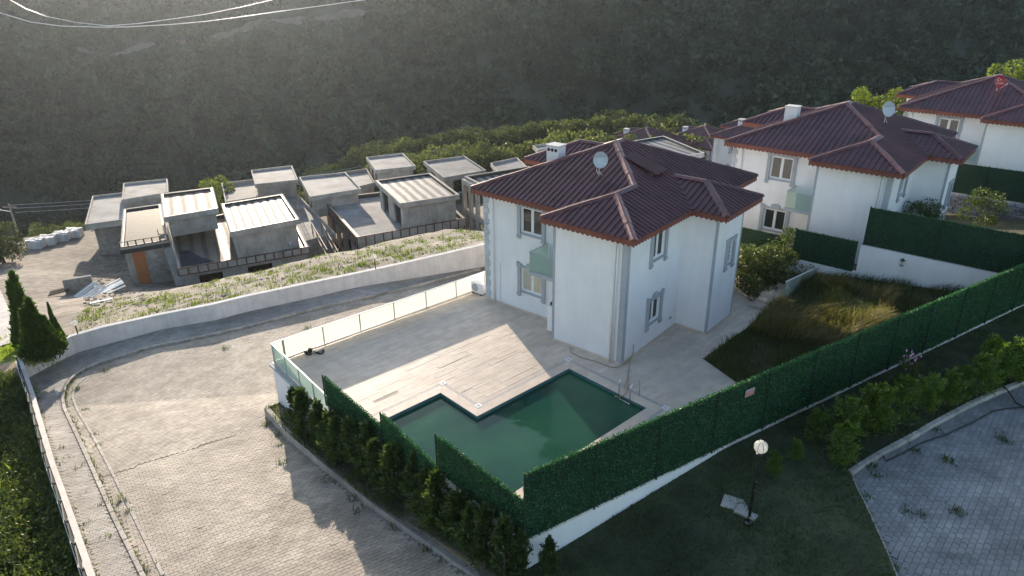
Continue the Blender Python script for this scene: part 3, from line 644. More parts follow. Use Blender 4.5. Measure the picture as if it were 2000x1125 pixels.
# dark screens on the side wall
P = np.array(wl2)[:, :3]; hts = np.array([WH[-1], 0.8, 0.6, 0.6, 0.6, 0.6]); P[:, 2] += hts; s = np.r_[0, np.cumsum(np.linalg.norm(np.diff(P[:, :2], axis=0), axis=1))]
scr = thing('screen_fence', 'row of thin dark green screen panels standing on the left side wall', 'fence', P[1])
k = 0; t_ = 1.2
while t_ < s[-1]-1.5:
    a = np.array([np.interp(t_, s, P[:, q]) for q in range(3)]); b = np.array([np.interp(t_+1.5, s, P[:, q]) for q in range(3)])
    dd = (b-a)[:2]; dd /= np.linalg.norm(dd); nn_ = np.array([dd[1], -dd[0]]); off = nn_*0.20*np.sign(nn_[0])*-1
    a2 = a-P[1]; b2 = b-P[1]; a2[:2] += off*0.9; b2[:2] += off*1.25
    MB().beam(tuple(a2+[0, 0, 0.42]), tuple(b2+[0, 0, 0.42]), 0.03, 0.7).build('screen_panel', [backm, black][k % 2], scr)
    MB().beam(tuple(a2+[0, 0, 0.0]), tuple(a2+[0, 0, 0.82]), 0.05, 0.05).build('post', black, scr)
    t_ += 1.6; k += 1

# ================================================================ TERRACE + POOL
ANG = R(42.62); pu = np.array([math.cos(ANG), math.sin(ANG)]); pv = np.array([-math.sin(ANG), math.cos(ANG)])
poolpx = [(1112, 719), (1264, 796), (1000.4, 964)]
B_ = at(1109.2, 719, 0)[:2]; C2 = at(1264, 796, 0)[:2]; A2 = at(861, 766.7, 0)[:2]; I2 = at(932.4, 814.3, 0)[:2]
vB = (B_@pv); uB = (B_@pu); uC = (C2@pu); vC = C2@pv; vI = I2@pv; uI = I2@pu; vA = A2@pv; uA = A2@pu
print('pool uv B', uB, vB, 'C', uC, vC, 'I', uI, vI, 'A', uA, vA)
uTop = (uB+uC)/2; vIn = (vB+vI)/2; uStep = (uI+uA)/2; vOut = vA; vNear = vC
uNear = (at(1010, 958, 0)[:2])@pu-1.5
UV = lambda u, v: tuple(pu*u+pv*v)
pool = [UV(uTop, vNear), UV(uTop, vIn), UV(uStep, vIn), UV(uStep, vOut), UV(uNear, vOut), UV(uNear, vNear)]
# terrace floor outline
lineA = at(636, 775, 0.9)[:2]; ld = lineA-T0[:2]; ld /= np.linalg.norm(ld)
corner = np.array([FC[0]-0.15, FC[1]+0.15])
far_dir = (at(914, 542, 0.92)-at(553, 664, 0.92))[:2]; far_dir /= np.linalg.norm(far_dir)
Tfar = T0[:2]+far_dir*26
gedge = [at(1545, 582, 0)[:2], at(1460, 640, 0)[:2], at(1372, 700, 0)[:2], at(1440, 748, 0)[:2]]
tpoly = [T0[:2], corner, corner+fdir*9.2, gedge[3], gedge[2], gedge[1], gedge[0], gedge[0]+np.array([3, 4]), Tfar+np.array([6, -2]), Tfar]
poly_w_hole_top = None
def ccw(P): a = sum(P[i][0]*P[(i+1) % len(P)][1]-P[(i+1) % len(P)][0]*P[i][1] for i in range(len(P))); return P if a > 0 else P[::-1]
# slab as a bmesh with a hole: floor cells via bisect fill then delete inside pool
def floor_with_hole(name, poly, hole, z, m):
    bm = bmesh.new(); f = bm.faces.new([bm.verts.new((p[0], p[1], z)) for p in poly])
    for i in range(len(hole)):
        a = Vector((*hole[i], 0)); b = Vector((*hole[(i+1) % len(hole)], 0)); d = (b-a).normalized()
        bmesh.ops.bisect_plane(bm, geom=bm.verts[:]+bm.edges[:]+bm.faces[:], plane_co=a, plane_no=(-d.y, d.x, 0))
    dele = [f for f in bm.faces if inpoly(np.array([f.calc_center_median().x]), np.array([f.calc_center_median().y]), hole)[0]]
    bmesh.ops.delete(bm, geom=dele, context='FACES'); bmesh.ops.recalc_face_normals(bm, faces=bm.faces)
    me = bpy.data.meshes.new(name); bm.to_mesh(me); bm.free(); me.materials.append(m)
    return link(name, me)
ter = floor_with_hole('terrace_floor', tpoly, pool, -0.0035, tile); ter['kind'] = 'structure'
# band frame around the pool: coping 0.45, mosaic 0.16 ring
def off(poly, d):   # outward offset for axis-aligned polygon in pool frame
    Q = [(np.dot(p, pu), np.dot(p, pv)) for p in poly]; n_ = len(Q); out = []
    area = sum(Q[i][0]*Q[(i+1) % n_][1]-Q[(i+1) % n_][0]*Q[i][1] for i in range(n_)); sg = 1 if area > 0 else -1
    for i in range(n_):
        p0, p1, p2 = Q[i-1], Q[i], Q[(i+1) % n_]
        n1 = np.array([p1[1]-p0[1], -(p1[0]-p0[0])]); n1 = n1/np.linalg.norm(n1)*sg; n2 = np.array([p2[1]-p1[1], -(p2[0]-p1[0])]); n2 = n2/np.linalg.norm(n2)*sg
        out.append(UV(*(np.array(p1)+(n1+n2)*d)))
    return out
def ring_tiles(poly, d0, d1, L, name, m, parent, z0, z1, gap=0.008, stuff=False):
    a_, b_ = off(poly, d0), off(poly, d1); n_ = len(poly); mb = MB()
    for i in range(n_):
        j = (i+1) % n_; A0, A1, B0, B1 = map(np.array, (a_[i], a_[j], b_[i], b_[j]))
        k_ = max(1, int(round(np.linalg.norm(A1-A0)/L)))
        for q in range(k_):
            s0, s1 = q/k_, (q+1)/k_; g = gap/np.linalg.norm(A1-A0)/2
            pts = [A0+(A1-A0)*(s0+g), A0+(A1-A0)*(s1-g), B0+(B1-B0)*(s1-g), B0+(B1-B0)*(s0+g)]
            if stuff: mb.prism(pts, z0, z1)
            else: MB().prism(pts, z0, z1).build(name, m, parent)
    if stuff: mb.build(name, m, parent)['kind'] = 'stuff'
po = thing('swimming_pool', 'L-shaped pool of murky green water set into the tiled terrace', 'swimming pool', (0, 0, 0))
MB().poly([(p[0], p[1], -0.16) for p in ccw(pool)]).build('water', water, po)
pw = MB(); n_ = len(pool)
pw.prism(pool, -1.6, -0.022, caps=False).build('pool_wall', poolwall, po)
ring_tiles(pool, 0.0, 0.46, 1.2, 'coping_stone', tile, po, -0.03, 0.004)
ring_tiles(pool, 0.466, 0.60, 0.07, 'mosaic_band', mosaic, po, -0.03, 0.003, 0.012, True)
for q in (1, 2, 3, 0):
    c = np.array(off(pool, 0.53)[q]); MB().obox(c, ANG, 0.14, 0.14, 0.0045, 0.0105).build('corner_tile', whiteprint, po)
    MB().obox(c, ANG+R(45), 0.05, 0.05, 0.011, 0.013).build('corner_motif', trim, po)
outer = off(pool, 0.606)
def notile(x, y):
    r = inpoly(x, y, outer)
    for dx, dy in ((0.55, 0), (-0.55, 0)):
        r |= inpoly(x+dx*pu[0], y+dx*pu[1], outer)
    for dv in (0.09, -0.09): r |= inpoly(x+dv*pv[0], y+dv*pv[1], outer)
    return r
print('tiles', pavers(tpoly, lambda x, y: 0.0, ANG, 1.2, 0.2, 0.006, 0.0, tile, ter, 300, 0.0, ht=0.018, name='floor_tile', field='floor_tile_field', skipfn=notile))
# narrow filler frame beside the ring so no bed shows
# retaining wall of terrace on the lane side, trim and step walls
tw = thing('terrace_retaining_wall', 'tall white retaining wall under the terrace with grey drip edge', 'wall', (0, 0, 0))
def dbl(a, b, th, z0, z1, mb=None):
    a = np.array(a)[:2]; b = np.array(b)[:2]; d = (b-a)/np.linalg.norm(b-a); nn = np.array([-d[1], d[0]])*th
    mb = mb or MB(); mb.prism([a, b, b+nn, a+nn], z0, z1); return mb
J1 = at(632, 735, 1.9)[:2]; J2 = at(748, 835, 1.9)[:2]; J3 = at(857, 915, 2.46)[:2]; J4 = np.array([FC[0], FC[1]])
dbl(T0[:2], J1, 0.22, -4.5, -0.13).build('wall_body', stucco, tw)
dbl(T0[:2]+far_dir*0.22, T0[:2]+far_dir*26, -0.22, -8.5, -0.13).build('wall_body', stucco, tw)
ex = ld*0; nl = np.array([ld[1], -ld[0]])
nout = nl if nl[0] < 0 else -nl
MB().prism([T0[:2]+nout*0.07-far_dir*0.07, J1+nout*0.07, J1-nout*0.15, T0[:2]-nout*0.15], -0.128, -0.022).build('drip_edge', trim, tw)
MB().prism([T0[:2]+np.array([0.0, 0.0]), T0[:2]+far_dir*26, T0[:2]+far_dir*26+np.array([-0.07, 0.06]), T0[:2]+np.array([-0.07, 0.06])], -0.125, -0.024).build('drip_edge', trim, tw)
for a, b, z in ((J1, J2, 0.62), (J2, J3, 1.15), (J3, J4, 2.36)):
    dbl(a, b, 0.22, -3.0, z).build('wall_body', stuccod, tw)
# white wall under the garden fence
gw = thing('garden_wall', 'low white wall below the long green hedge fence beside the lawn', 'wall', (FC[0], FC[1], 0))
Fend = FC[:2]+fdir*46
q0 = np.zeros(2); q1 = fdir*46
dbl(q0-fdir*0.0, q1, 0.22, -1.2, 2.28).build('wall_body', stucco, gw)
dbl(q0-fnor*(-0.03), q1-fnor*(-0.03), 0.28, 2.283, 2.36).build('coping', stuccod, gw)

# ---- glass railings
def glass_rail(name, label, a, b, z, h, step, m, bottomgap=0.04, outer_only=False):
    a = np.array(a)[:2]; b = np.array(b)[:2]; o = thing(name, label, 'railing', (a[0], a[1], z)); L_ = np.linalg.norm(b-a); d = (b-a)/L_
    n_ = max(1, int(round(L_/step))); 
    for i in range(n_):
        p = d*(L_*i/n_+0.03); q = d*(L_*(i+1)/n_-0.03)
        MB().beam((*p, (h+bottomgap)/2), (*q, (h+bottomgap)/2), 0.012, h-bottomgap-0.03).build('glass_panel', m, o)
    for i in range(n_+1):
        p = d*(L_*i/n_); MB().obox(p, math.atan2(d[1], d[0]), 0.022, 0.022, 0.0, h-0.02).build('post', steel, o)
    MB().beam((*(d*-0.02), h), (*(d*(L_+0.02)), h), 0.055, 0.04).build('top_rail', pvc, o)
    MB().beam((*(d*0.03), 0.02), (*(d*(L_-0.03)), 0.02), 0.03, 0.03).build('bottom_rail', steel, o)
    return o
eps_in = -nout*0.06
glass_rail('glass_railing', 'long run of frosted white glass railing along the back edge of the terrace', T0[:2]+far_dir*0.6+eps_in, T0[:2]+far_dir*26, 0, 0.93, 1.95, frost)
glass_rail('glass_railing', 'greenish glass railing above the lane wall at the left side of the terrace', T0[:2]+far_dir*0.06+eps_in, J1+eps_in, 0, 0.93, 1.4, glassm)
glass_rail('glass_railing', 'short end pane of frosted railing at the left corner of the terrace', T0[:2]+far_dir*0.12+eps_in, T0[:2]+far_dir*0.56+eps_in, 0, 0.93, 1.0, frost)

# ---- artificial hedge fences: each bay is a panel of leafy matting
def matting(L_, h, n_, name, seed=0, thick=0.035):
    r_ = np.random.default_rng(seed); k = n_
    u = r_.uniform(0, L_, k); z = r_.uniform(0, h, k); s_ = r_.choice([-1, 1], k)
    edge = r_.uniform(0, 1, k) < 0.06; z[edge] = h+r_.uniform(-0.02, 0.04, edge.sum())
    C = np.stack([u, s_*r_.uniform(0.01, thick, k), z], 1)
    D = np.stack([r_.normal(0, 0.6, k), s_*1.0, r_.normal(0, 0.7, k)], 1)
    V, F = leafquads(C, D, 0.034, 1.6, 0.6)
    me = npmesh(name, V, F, L_mat); return me
def backing(L_, h): return MB().box(0, L_, -0.008, 0.008, 0, h)
def hedge_run(name, label, cat, a, b, z, h, bay, dens, topslack=0.0, posts=True, group=None):
    a = np.array(a, float)[:2]; b = np.array(b, float)[:2]; L_ = np.linalg.norm(b-a); d = (b-a)/L_; n_ = max(1, int(round(L_/bay))); l = L_/n_
    o = thing(name, label, cat, (a[0], a[1], z), math.atan2(d[1], d[0]), group)
    mm = [matting(l, h, int(l*h*dens), 'leaf_panel', 11+q) for q in range(min(3, n_))]; bm_ = backing(l-0.01, h).mesh('backing', backm)
    for i in range(n_):
        p = link('leaf_panel', mm[i % len(mm)], None, o, (i*l, 0, 0)); link('backing', bm_, None, p)
        if posts: MB().tube([(0, -0.05, -0.02), (0, -0.05, h+0.08)], 0.028, 6).build('post', backm, o, loc=(i*l, 0, 0))
    return o
hedge_run('hedge_fence', 'longest green artificial hedge fence, running beside the lawn to the right edge', 'fence', FC[:2], Fend, 2.36, 2.14, 2.3, 1500)
hedge_run('hedge_fence', 'first stepped green hedge screen next to the glass railing', 'fence', J1, J2, 0.62, 1.28, 4.6, 1700)
hedge_run('hedge_fence', 'middle stepped green hedge screen above the cypress row', 'fence', J2, J3, 1.15, 1.31, 4.6, 1700)
hedge_run('hedge_fence', 'nearest and highest stepped green hedge screen beside the pool corner', 'fence', J3, J4, 2.36, 1.31, 4.6, 1700)

# pool ladder
lb = [at(1211.5, 771, -0.0), at(1233, 783, -0.0)]
lad = thing('pool_ladder', 'chrome pool ladder with two arched handrails at the right pool edge', 'ladder', (0, 0, 0))
for p in lb:
    p = p[:2]; o_ = pv*(-1)*0
    a = p; pts = []
    inn = -pu
    for t__ in np.linspace(-1.0, 0, 6): pts.append((*(a+inn*0.10), t__*0.9))
    for q in np.linspace(0, math.pi, 9): pts.append((*(a+pu*(0.20-0.30*math.cos(q))), 0.62+0.18*math.sin(q)))
    pts.append((*(a+pu*0.5), 0.0)); MB().tube(pts, 0.021, 8).build('handrail', chrome, lad, True)
for zz in (-0.12, -0.35): MB().beam((*(lb[0][:2]-pu*0.1), zz), (*(lb[1][:2]-pu*0.1), zz), 0.08, 0.02).build('tread', chrome, lad)

# ================================================================ HOUSES
O_, ZE, SL = 0.6, 6.2, 0.40
V1, U1, V2, WW, U3, U4, U2 = 3.8, 1.5, 9.3, 1.65, 5.03, 7.84, 11.2
OA, OL, U5 = 0.30, 0.35, 7.8
def make_house():
    H = thing('villa', '', 'house', (0, 0, 0))
    foot = [(0, 0), (U3, 0), (U3, -WW), (U4, -WW), (U4, 0), (U2, 0), (U2, V2+WW-0.3), (U5, V2+WW-0.3), (U5, V2), (U1, V2), (U1, V1), (0, V1)]
    # walls with openings: windows listed per edge start
    wins = {(0, 0): [(2.16, 3.2, 1.14, 2.25), (2.1, 3.2, 4.30, 5.56)], (U3, -WW): [(1.36, 1.97, 3.18, 4.28)], (U1, V2): [(2.4, 3.75, 1.17, 2.42), (2.4, 3.72, 4.30, 5.60)],
            (U1, V1): []}
    wb = MB(); wl = []
    for i, p in enumerate(foot):
        q = foot[(i+1) % len(foot)]; p = np.array(p); q = np.array(q); L_ = np.linalg.norm(q-p); d = (q-p)/L_; nin = np.array([-d[1], d[0]])
        ws = wins.get(tuple(p), []); xs_ = sorted({0, L_, *[w_[0] for w_ in ws], *[w_[1] for w_ in ws]}); zs_ = sorted({-2.6, ZE+0.0, *[w_[2] for w_ in ws], *[w_[3] for w_ in ws]})
        for a in range(len(xs_)-1):
            for b in range(len(zs_)-1):
                xm, zm = (xs_[a]+xs_[a+1])/2, (zs_[b]+zs_[b+1])/2
                if any(w_[0] < xm < w_[1] and w_[2] < zm < w_[3] for w_ in ws): continue
                P0 = p+d*xs_[a]; P1 = p+d*xs_[a+1]; wb.poly([(*P0, zs_[b]), (*P1, zs_[b]), (*P1, zs_[b+1]), (*P0, zs_[b+1])])
        for w_ in ws:
            P0 = p+d*w_[0]; P1 = p+d*w_[1]; I0 = P0+nin*0.16; I1 = P1+nin*0.16
            wb.poly([(*P0, w_[2]), (*P1, w_[2]), (*I1, w_[2]), (*I0, w_[2])]); wb.poly([(*P0, w_[3]), (*P1, w_[3]), (*I1, w_[3]), (*I0, w_[3])])
            wb.poly([(*P0, w_[2]), (*I0, w_[2]), (*I0, w_[3]), (*P0, w_[3])]); wb.poly([(*P1, w_[2]), (*I1, w_[2]), (*I1, w_[3]), (*P1, w_[3])])
            wl.append((p, d, nin, w_))
    wb.build('wall', stucco, H)
    for (p, d, nin, w_) in wl:
        x0, x1, z0, z1 = w_; door = z1-z0 > 2; bars = x1-x0 < 0.7
        def B(mb, xa, xb, ya, yb, za, zb):   # along, inwards, up
            mb.prism([p+d*xa+nin*ya, p+d*xb+nin*ya, p+d*xb+nin*yb, p+d*xa+nin*yb], za, zb)
        fr = MB(); t = 0.06
        B(fr, x0, x1, 0.06, 0.12, z0, z0+t); B(fr, x0, x1, 0.06, 0.12, z1-t, z1); B(fr, x0, x0+t, 0.06, 0.12, z0+t, z1-t); B(fr, x1-t, x1, 0.06, 0.12, z0+t, z1-t)
        if not bars: xm = (x0+x1)/2; B(fr, xm-0.045, xm+0.045, 0.055, 0.125, z0+t, z1-t)
        for xa, xb in (((x0+t, (x0+x1)/2-0.045), ((x0+x1)/2+0.045, x1-t)) if not bars else ()):
            B(fr, xa, xa+0.035, 0.07, 0.11, z0+t, z1-t); B(fr, xb-0.035, xb, 0.07, 0.11, z0+t, z1-t); B(fr, xa+0.035, xb-0.035, 0.07, 0.11, z0+t, z0+t+0.035)
        W_ = fr.build('window', pvc, H)
        pn = MB(); B(pn, x0+t, x1-t, 0.085, 0.095, z0+t, z1-t); pn.build('pane', wglass, W_)
        if not door and p[1] != 0:
            cu_ = MB(); xa = x0+t; kk = 0
            while xa < x1-t-0.05 and z0 < 3: B(cu_, xa, xa+0.06, 0.075+0.006*(kk % 2), 0.083, z0+t, z1-t-0.02); xa += 0.07; kk += 1
            if cu_.v: cu_.build('curtain', curt, W_)
        if bars:
            g_ = MB()
            for q in range(1, 4): B(g_, x0+(x1-x0)*q/4-0.012, x0+(x1-x0)*q/4+0.012, 0.03, 0.05, z0, z1)
            for q in range(1, 5): B(g_, x0, x1, 0.025, 0.045, z0+(z1-z0)*q/5-0.012, z0+(z1-z0)*q/5+0.012)
            g_.build('window_bars', pvc, W_)
        if not door:
            s_ = MB(); tw_ = 0.2
            B(s_, x0-tw_, x0-0.002, -0.09, -0.002, z0-0.12, z1+0.05); B(s_, x1+0.002, x1+tw_, -0.09, -0.002, z0-0.12, z1+0.05)
            B(s_, x0-0.002, x1+0.002, -0.06, -0.002, z0-0.10, z0-0.002)
            for xx in (x0-tw_-0.02, x1-0.02): B(s_, xx, xx+0.24, -0.12, -0.09, z0-0.25, z0-0.12); B(s_, xx+0.05, xx+0.19, -0.09, -0.002, z0-0.32, z0-0.122)
            nseg = 14; tops = []
            for q in range(nseg):
                xa = x0-tw_-0.04+(x1-x0+2*tw_+0.08)*q/nseg; xb = x0-tw_-0.04+(x1-x0+2*tw_+0.08)*(q+1)/nseg; c = (q+0.5)/nseg
                hh = 0.16+0.09*math.cos((c-0.5)*4*math.pi)*(1 if z0 < 3 else 0.2)+(0.08 if abs(c-0.5) < 0.12 and z0 < 3 else 0)
                B(s_, xa, xb, -0.10, -0.002, z1+0.052, z1+0.05+max(0.08, hh))
            s_.build('window_surround', trim, W_)
    # corner trims
    for (cx, cy, dx, dy, wd, m) in ((0, 0, 1, 1, 0.24, trim), (U1, V2, 1, -1, 0.25, quoinm), (0, V1, 1, -1, 0.10, trim), (U3, -WW, 1, 1, 0.09, trim), (U4, -WW, -1, 1, 0.08, trim)):
        t = 0.02; c = MB()
        x0, x1 = sorted((cx-dx*t, cx+dx*wd)); y0, y1 = sorted((cy-dy*t, cy+dy*wd))
        fx = sorted((cx-dx*t, cx-dx*0.001)); fy = sorted((cy-dy*t, cy-dy*0.001))
        if m is quoinm:
            z = -0.0; k = 0
            while z < ZE-0.25:
                ww_ = wd+(0.07 if k % 2 else -0.02); y0, y1 = sorted((cy-dy*0.035, cy+dy*ww_)); MB().box(cx-0.035, cx-0.001, y0, y1, z, z+0.27).build('quoin_stone', m, H)
                z += 0.285; k += 1
            y0, y1 = sorted((cy-dy*0.035, cy-dy*0.001)); c.box(cx-0.001, cx+0.2, y0, y1, 0, ZE-0.1)
        else:
            c.box(fx[0], fx[1], y0, y1, -2.0, ZE-0.15); c.box(cx if dx > 0 else cx-wd, cx+wd if dx > 0 else cx, fy[0], fy[1], -2.0, ZE-0.15)
        c.build('corner_trim', m, H)
    # base strip
    for (a, b) in (((-0.03, 0.05), (-0.03, V1)), ((0, -0.03), (U3, -0.03)), ((U3-0.03, -WW), (U3-0.03, -0.03)), ((U1-0.03, V1), (U1-0.03, V2)), ((U3, -WW-0.03), (U4, -WW-0.03))):
        MB().beam((*a, 0.05), (*b, 0.05), 0.05, 0.10).build('skirting', tile, H)
    # balcony
    bal = MB().box(0.02, U1-0.002, V1+0.002, V1+1.45, 3.0, 3.15).build('balcony', stucco, H)
    MB().box(-0.0, 0.019, V1+0.002, V1+1.47, 2.98, 3.17).build('balcony_edge', trim, bal)
    MB().beam((0.05, V1+0.03, 3.62), (0.05, V1+1.42, 3.62), 0.012, 0.92).build('glass_panel', glassm, bal)
    MB().beam((0.07, V1+1.42, 3.62), (U1-0.03, V1+1.42, 3.62), 0.012, 0.92).build('glass_panel', glassm, bal)
    MB().beam((0.05, V1+0.03, 4.09), (0.05, V1+1.44, 4.09), 0.04, 0.03).beam((0.05, V1+1.42, 4.1), (U1-0.03, V1+1.42, 4.1), 0.04, 0.03).build('balcony_rail', trim, bal)
    # cabinet with round black lamp in the recess
    cb = MB().box(0.1, 1.2, V1+0.002, V1+0.38, 0.35, 1.62).build('meter_cabinet', pvc, H)
    MB().sphere((0.35, V1+0.30, 1.45+0.22), 0.10, 12, 8).build('wall_lamp', black, cb)
    # drainpipes
    for (x, y, ph) in ((-0.07, 0.42, 0), (-0.07, 0.55, 0), (U1-0.07, V2-0.62, 0)):
        MB().tube([(x, y, 0.02), (x, y, ZE-0.9), (x+0.05, y, ZE-0.35)], 0.045, 8).build('drainpipe', pvc, H, True)
    MB().tube([(U1-0.02, V2-1.0, 2.3), (U1-0.02, V2-1.03, 1.6), (U1-0.02, V2-0.96, 0.9), (U1-0.02, V2-1.0, 0.1)], 0.022, 6).build('cable_duct', pvc, H)
    # eaves: soffit, fascia with scalloped fringe
    ev = [(-O_, -O_), (U3-O_, -O_), (U3-O_, -WW-O_), (U4+O_, -WW-O_), (U4+O_, -O_), (U2+O_, -O_), (U2+O_, V2+WW+OL), (U5-O_, V2+WW+OL), (U5-O_, V2+OL), (U1-O_, V2+OL), (U1-O_, V1+OA), (-O_, V1+OA)]
    MB().poly([(*p, ZE-0.13) for p in ev]).build('soffit', soffitm, H)
    for i, p in enumerate(ev):
        q = ev[(i+1) % len(ev)]; p = np.array(p); q = np.array(q); L_ = np.linalg.norm(q-p); d = (q-p)/L_; nin = np.array([-d[1], d[0]])
        f_ = MB(); e0 = 0.0; f_.prism([p, q, q+nin*0.03, p+nin*0.03], ZE-0.16, ZE-0.003)
        n_ = int(L_/0.235)
        for k in range(n_):          # scallops
            a = L_*k/n_; b = L_*(k+1)/n_; pts = [(a, 0)]
            for t in np.linspace(0, 1, 6): pts.append((a+(b-a)*t, -0.045-0.10*abs(math.cos(math.pi*t))**0.8))
            pts.append((b, 0)); kk = len(f_.v)
            for (xx, zz) in pts: P_ = p+d*xx; f_.v.append((P_[0], P_[1], ZE-0.16+zz))
            for (xx, zz) in pts: P_ = p+d*xx+nin*0.02; f_.v.append((P_[0], P_[1], ZE-0.16+zz))
            m_ = len(pts)
            for t in range(1, m_-2):
                f_.f.append((kk+0 if t < 3 else kk+m_-1, kk+t, kk+t+1)); f_.f.append((kk+m_+(0 if t < 3 else m_-1), kk+m_+t+1, kk+m_+t)); f_.f.append((kk+t, kk+t+1, kk+m_+t+1, kk+m_+t))
            f_.f.append((kk, kk+3, kk+m_-1)); f_.f.append((kk+m_, kk+m_+m_-1, kk+m_+3))
        f_.build('fascia_board', fascia, H)
    # roof
    BIG = 99
    rects = [(U1-O_, U2+O_, -O_, V2+OL, 0), (-O_, BIG, -O_, V1+OA, 1), (U3-O_, U4+O_, -WW-O_, BIG, 2), (U5-O_, U2+O_, -BIG, V2+WW+OL, 3)]
    lim = {1: lambda u, v: u < 5.2, 2: lambda u, v: v < 4.5, 3: lambda u, v: v > 5}
    def planes(u, v):
        best = (-1, None)
        for ri, (a, b, c, d, k) in enumerate(rects):
            if not (a-1e-6 <= u <= b+1e-6 and c-1e-6 <= v <= d+1e-6): continue
            if ri in lim and not lim[ri](u, v): continue
            ds = [u-a, b-u, v-c, d-v]; j = int(np.argmin(ds)); h = ds[j]
            if h > best[0]+1e-4: best = (h, (ri, j))
        return best
    def same(u, v, ri, j):
        h, w_ = planes(u, v); return w_ == (ri, j)
    lift = 0.06
    for ri, (a, b, c, d, k) in enumerate(rects):
        for j in range(4):
            if (a, b, c, d)[j] in (BIG, -BIG): continue
            if ri == 3 and j == 1: pass
            if j in (0, 1): t0, t1 = max(c, -3), min(d, 12); f2 = lambda t, dd: ((a+dd) if j == 0 else (b-dd), t)
            else: t0, t1 = max(a, -1), min(b, 12); f2 = lambda t, dd: (t, (c+dd) if j == 2 else (d-dd))
            n_ = int(round((t1-t0)/0.30)); ds = np.arange(0.01, 5.6, 0.04)
            def interval(t):
                ok = [x for x in ds if same(*f2(t, x), ri, j)]
                if not ok: return None
                # longest leading run
                return (0 if ok[0] < 0.02 else ok[0]-0.02, ok[-1]+0.02)
            e = 0.012
            for q in range(n_):
                ta, tb = t0+(t1-t0)*q/n_, t0+(t1-t0)*(q+1)/n_; ia, ib, im = interval(ta+e), interval(tb-e), interval((ta+tb)/2)
                if im is None: continue
                if ia is None: ia = im; ta = (ta+tb)/2
                if ib is None: ib = im; tb = (ta+tb)/2
                if max(ia[1]-ia[0], ib[1]-ib[0]) < 0.06: continue
                m_ = MB()
                def P3(t, dd, z): u_, v_ = f2(t, dd-(0.05 if dd == 0 else 0)); return (u_, v_, ZE+lift*0+SL*(dd-(0.05 if dd == 0 else 0))+z)
                m_.v = [P3(ta, ia[0], 0), P3(tb, ib[0], 0), P3(tb, ib[1], 0), P3(ta, ia[1], 0), P3(ta, ia[0], .02), P3(tb, ib[0], .02), P3(tb, ib[1], .02), P3(ta, ia[1], .02)]
                m_.f = [(3, 2, 1, 0), (4, 5, 6, 7), (0, 1, 5, 4), (1, 2, 6, 5), (2, 3, 7, 6), (3, 0, 4, 7)]
                w_ = (tb-ta)
                for rr_, hh_ in ((0.10, 0.060),):
                    r0 = ta+w_*rr_; lo = ia[0]+(ib[0]-ia[0])*rr_; hi = ia[1]+(ib[1]-ia[1])*rr_; kk = len(m_.v)
                    for (tt_, zz) in ((r0-0.005, .02), (r0+0.015, .02+hh_), (r0+0.05, .02+hh_), (r0+0.075, .02)): m_.v += [P3(tt_, lo, zz), P3(tt_, hi, zz)]
                    m_.f += [(kk, kk+1, kk+3, kk+2), (kk+2, kk+3, kk+5, kk+4), (kk+4, kk+5, kk+7, kk+6), (kk, kk+2, kk+4, kk+6), (kk+1, kk+7, kk+5, kk+3)]
                m_.build('roof_sheet', roofm, H)
    du = U2+O_-(U1-O_); dv = V2+OL+O_; m = min(du, dv)/2; vm = (V2+OL-O_)/2; h2 = (V1+OA+O_)/2; v2m = (V1+OA-O_)/2; h3 = (U4-U3+2*O_)/2; um = (U3+U4)/2; h4 = (U2+O_-U5+O_)/2; u4 = (U2+O_+U5-O_)/2
    def cap(a, b, ha, hb, wd=0.34, mm=capm):
        wd *= 1.15
        a3 = Vector((*a, ZE+SL*ha+0.075)); b3 = Vector((*b, ZE+SL*hb+0.075)); d_ = (b3-a3).normalized(); x_ = d_.cross(Vector((0, 0, 1))).normalized(); c_ = MB(); n_ = max(1, int((b3-a3).length/0.9)); dn = Vector((0, 0, -0.085))
        for q in range(n_):
            p0 = a3+(b3-a3)*(q/n_); p1 = a3+(b3-a3)*((q+1)/n_)+d_*0.03; lf = Vector((0, 0, 0.012*(q % 2))); kk = len(c_.v); j1 = Vector((0, 0, random.uniform(-.012, .012)))
            for p_ in (p0, p1):
                for s_, z_ in ((-wd/2, dn), (-0.04, Vector((0, 0, 0.02))), (0.04, Vector((0, 0, 0.02))), (wd/2, dn)): c_.v.append(tuple(p_+x_*s_+z_+lf+(j1 if abs(s_) > 0.1 else j1*0)))
            c_.f += [(kk, kk+1, kk+5, kk+4), (kk+1, kk+2, kk+6, kk+5), (kk+2, kk+3, kk+7, kk+6), (kk, kk+3, kk+2, kk+1), (kk+4, kk+5, kk+6, kk+7)]
        c_.build('ridge_cap', mm, H)
    cap((-O_, -O_), (-O_+h2, v2m), 0, h2); cap((-O_, V1+OA), (-O_+h2, v2m), 0, h2); cap((-O_+h2, v2m), (U1-O_+h2, v2m), h2, h2, 0.4, roofm)
    cap((U1-O_+h2, v2m), (U1-O_+m, vm), h2, m); cap((U1-O_, V2+OL), (U1-O_+m, vm), 0, m); cap((U1-O_+m, vm), (U2+O_-m, vm), m, m)
    cap((U2+O_, -O_), (U2+O_-m, vm), 0, m, mm=roofm); cap((U2+O_-h4, V2+OL-h4), (U2+O_-m, vm), h4, m, mm=roofm)
    cap((U3-O_, -WW-O_), (um, -WW-O_+h3), 0, h3, mm=roofm); cap((U4+O_, -WW-O_), (um, -WW-O_+h3), 0, h3, mm=roofm); cap((um, -WW-O_+h3), (um, -O_+h3), h3, h3)
    cap((U5-O_, V2+WW+OL), (u4, V2+WW+OL-h4), 0, h4); cap((U2+O_, V2+WW+OL), (u4, V2+WW+OL-h4), 0, h4); cap((u4, V2+WW+OL-h4), (u4, V2+OL-h4), h4, h4)
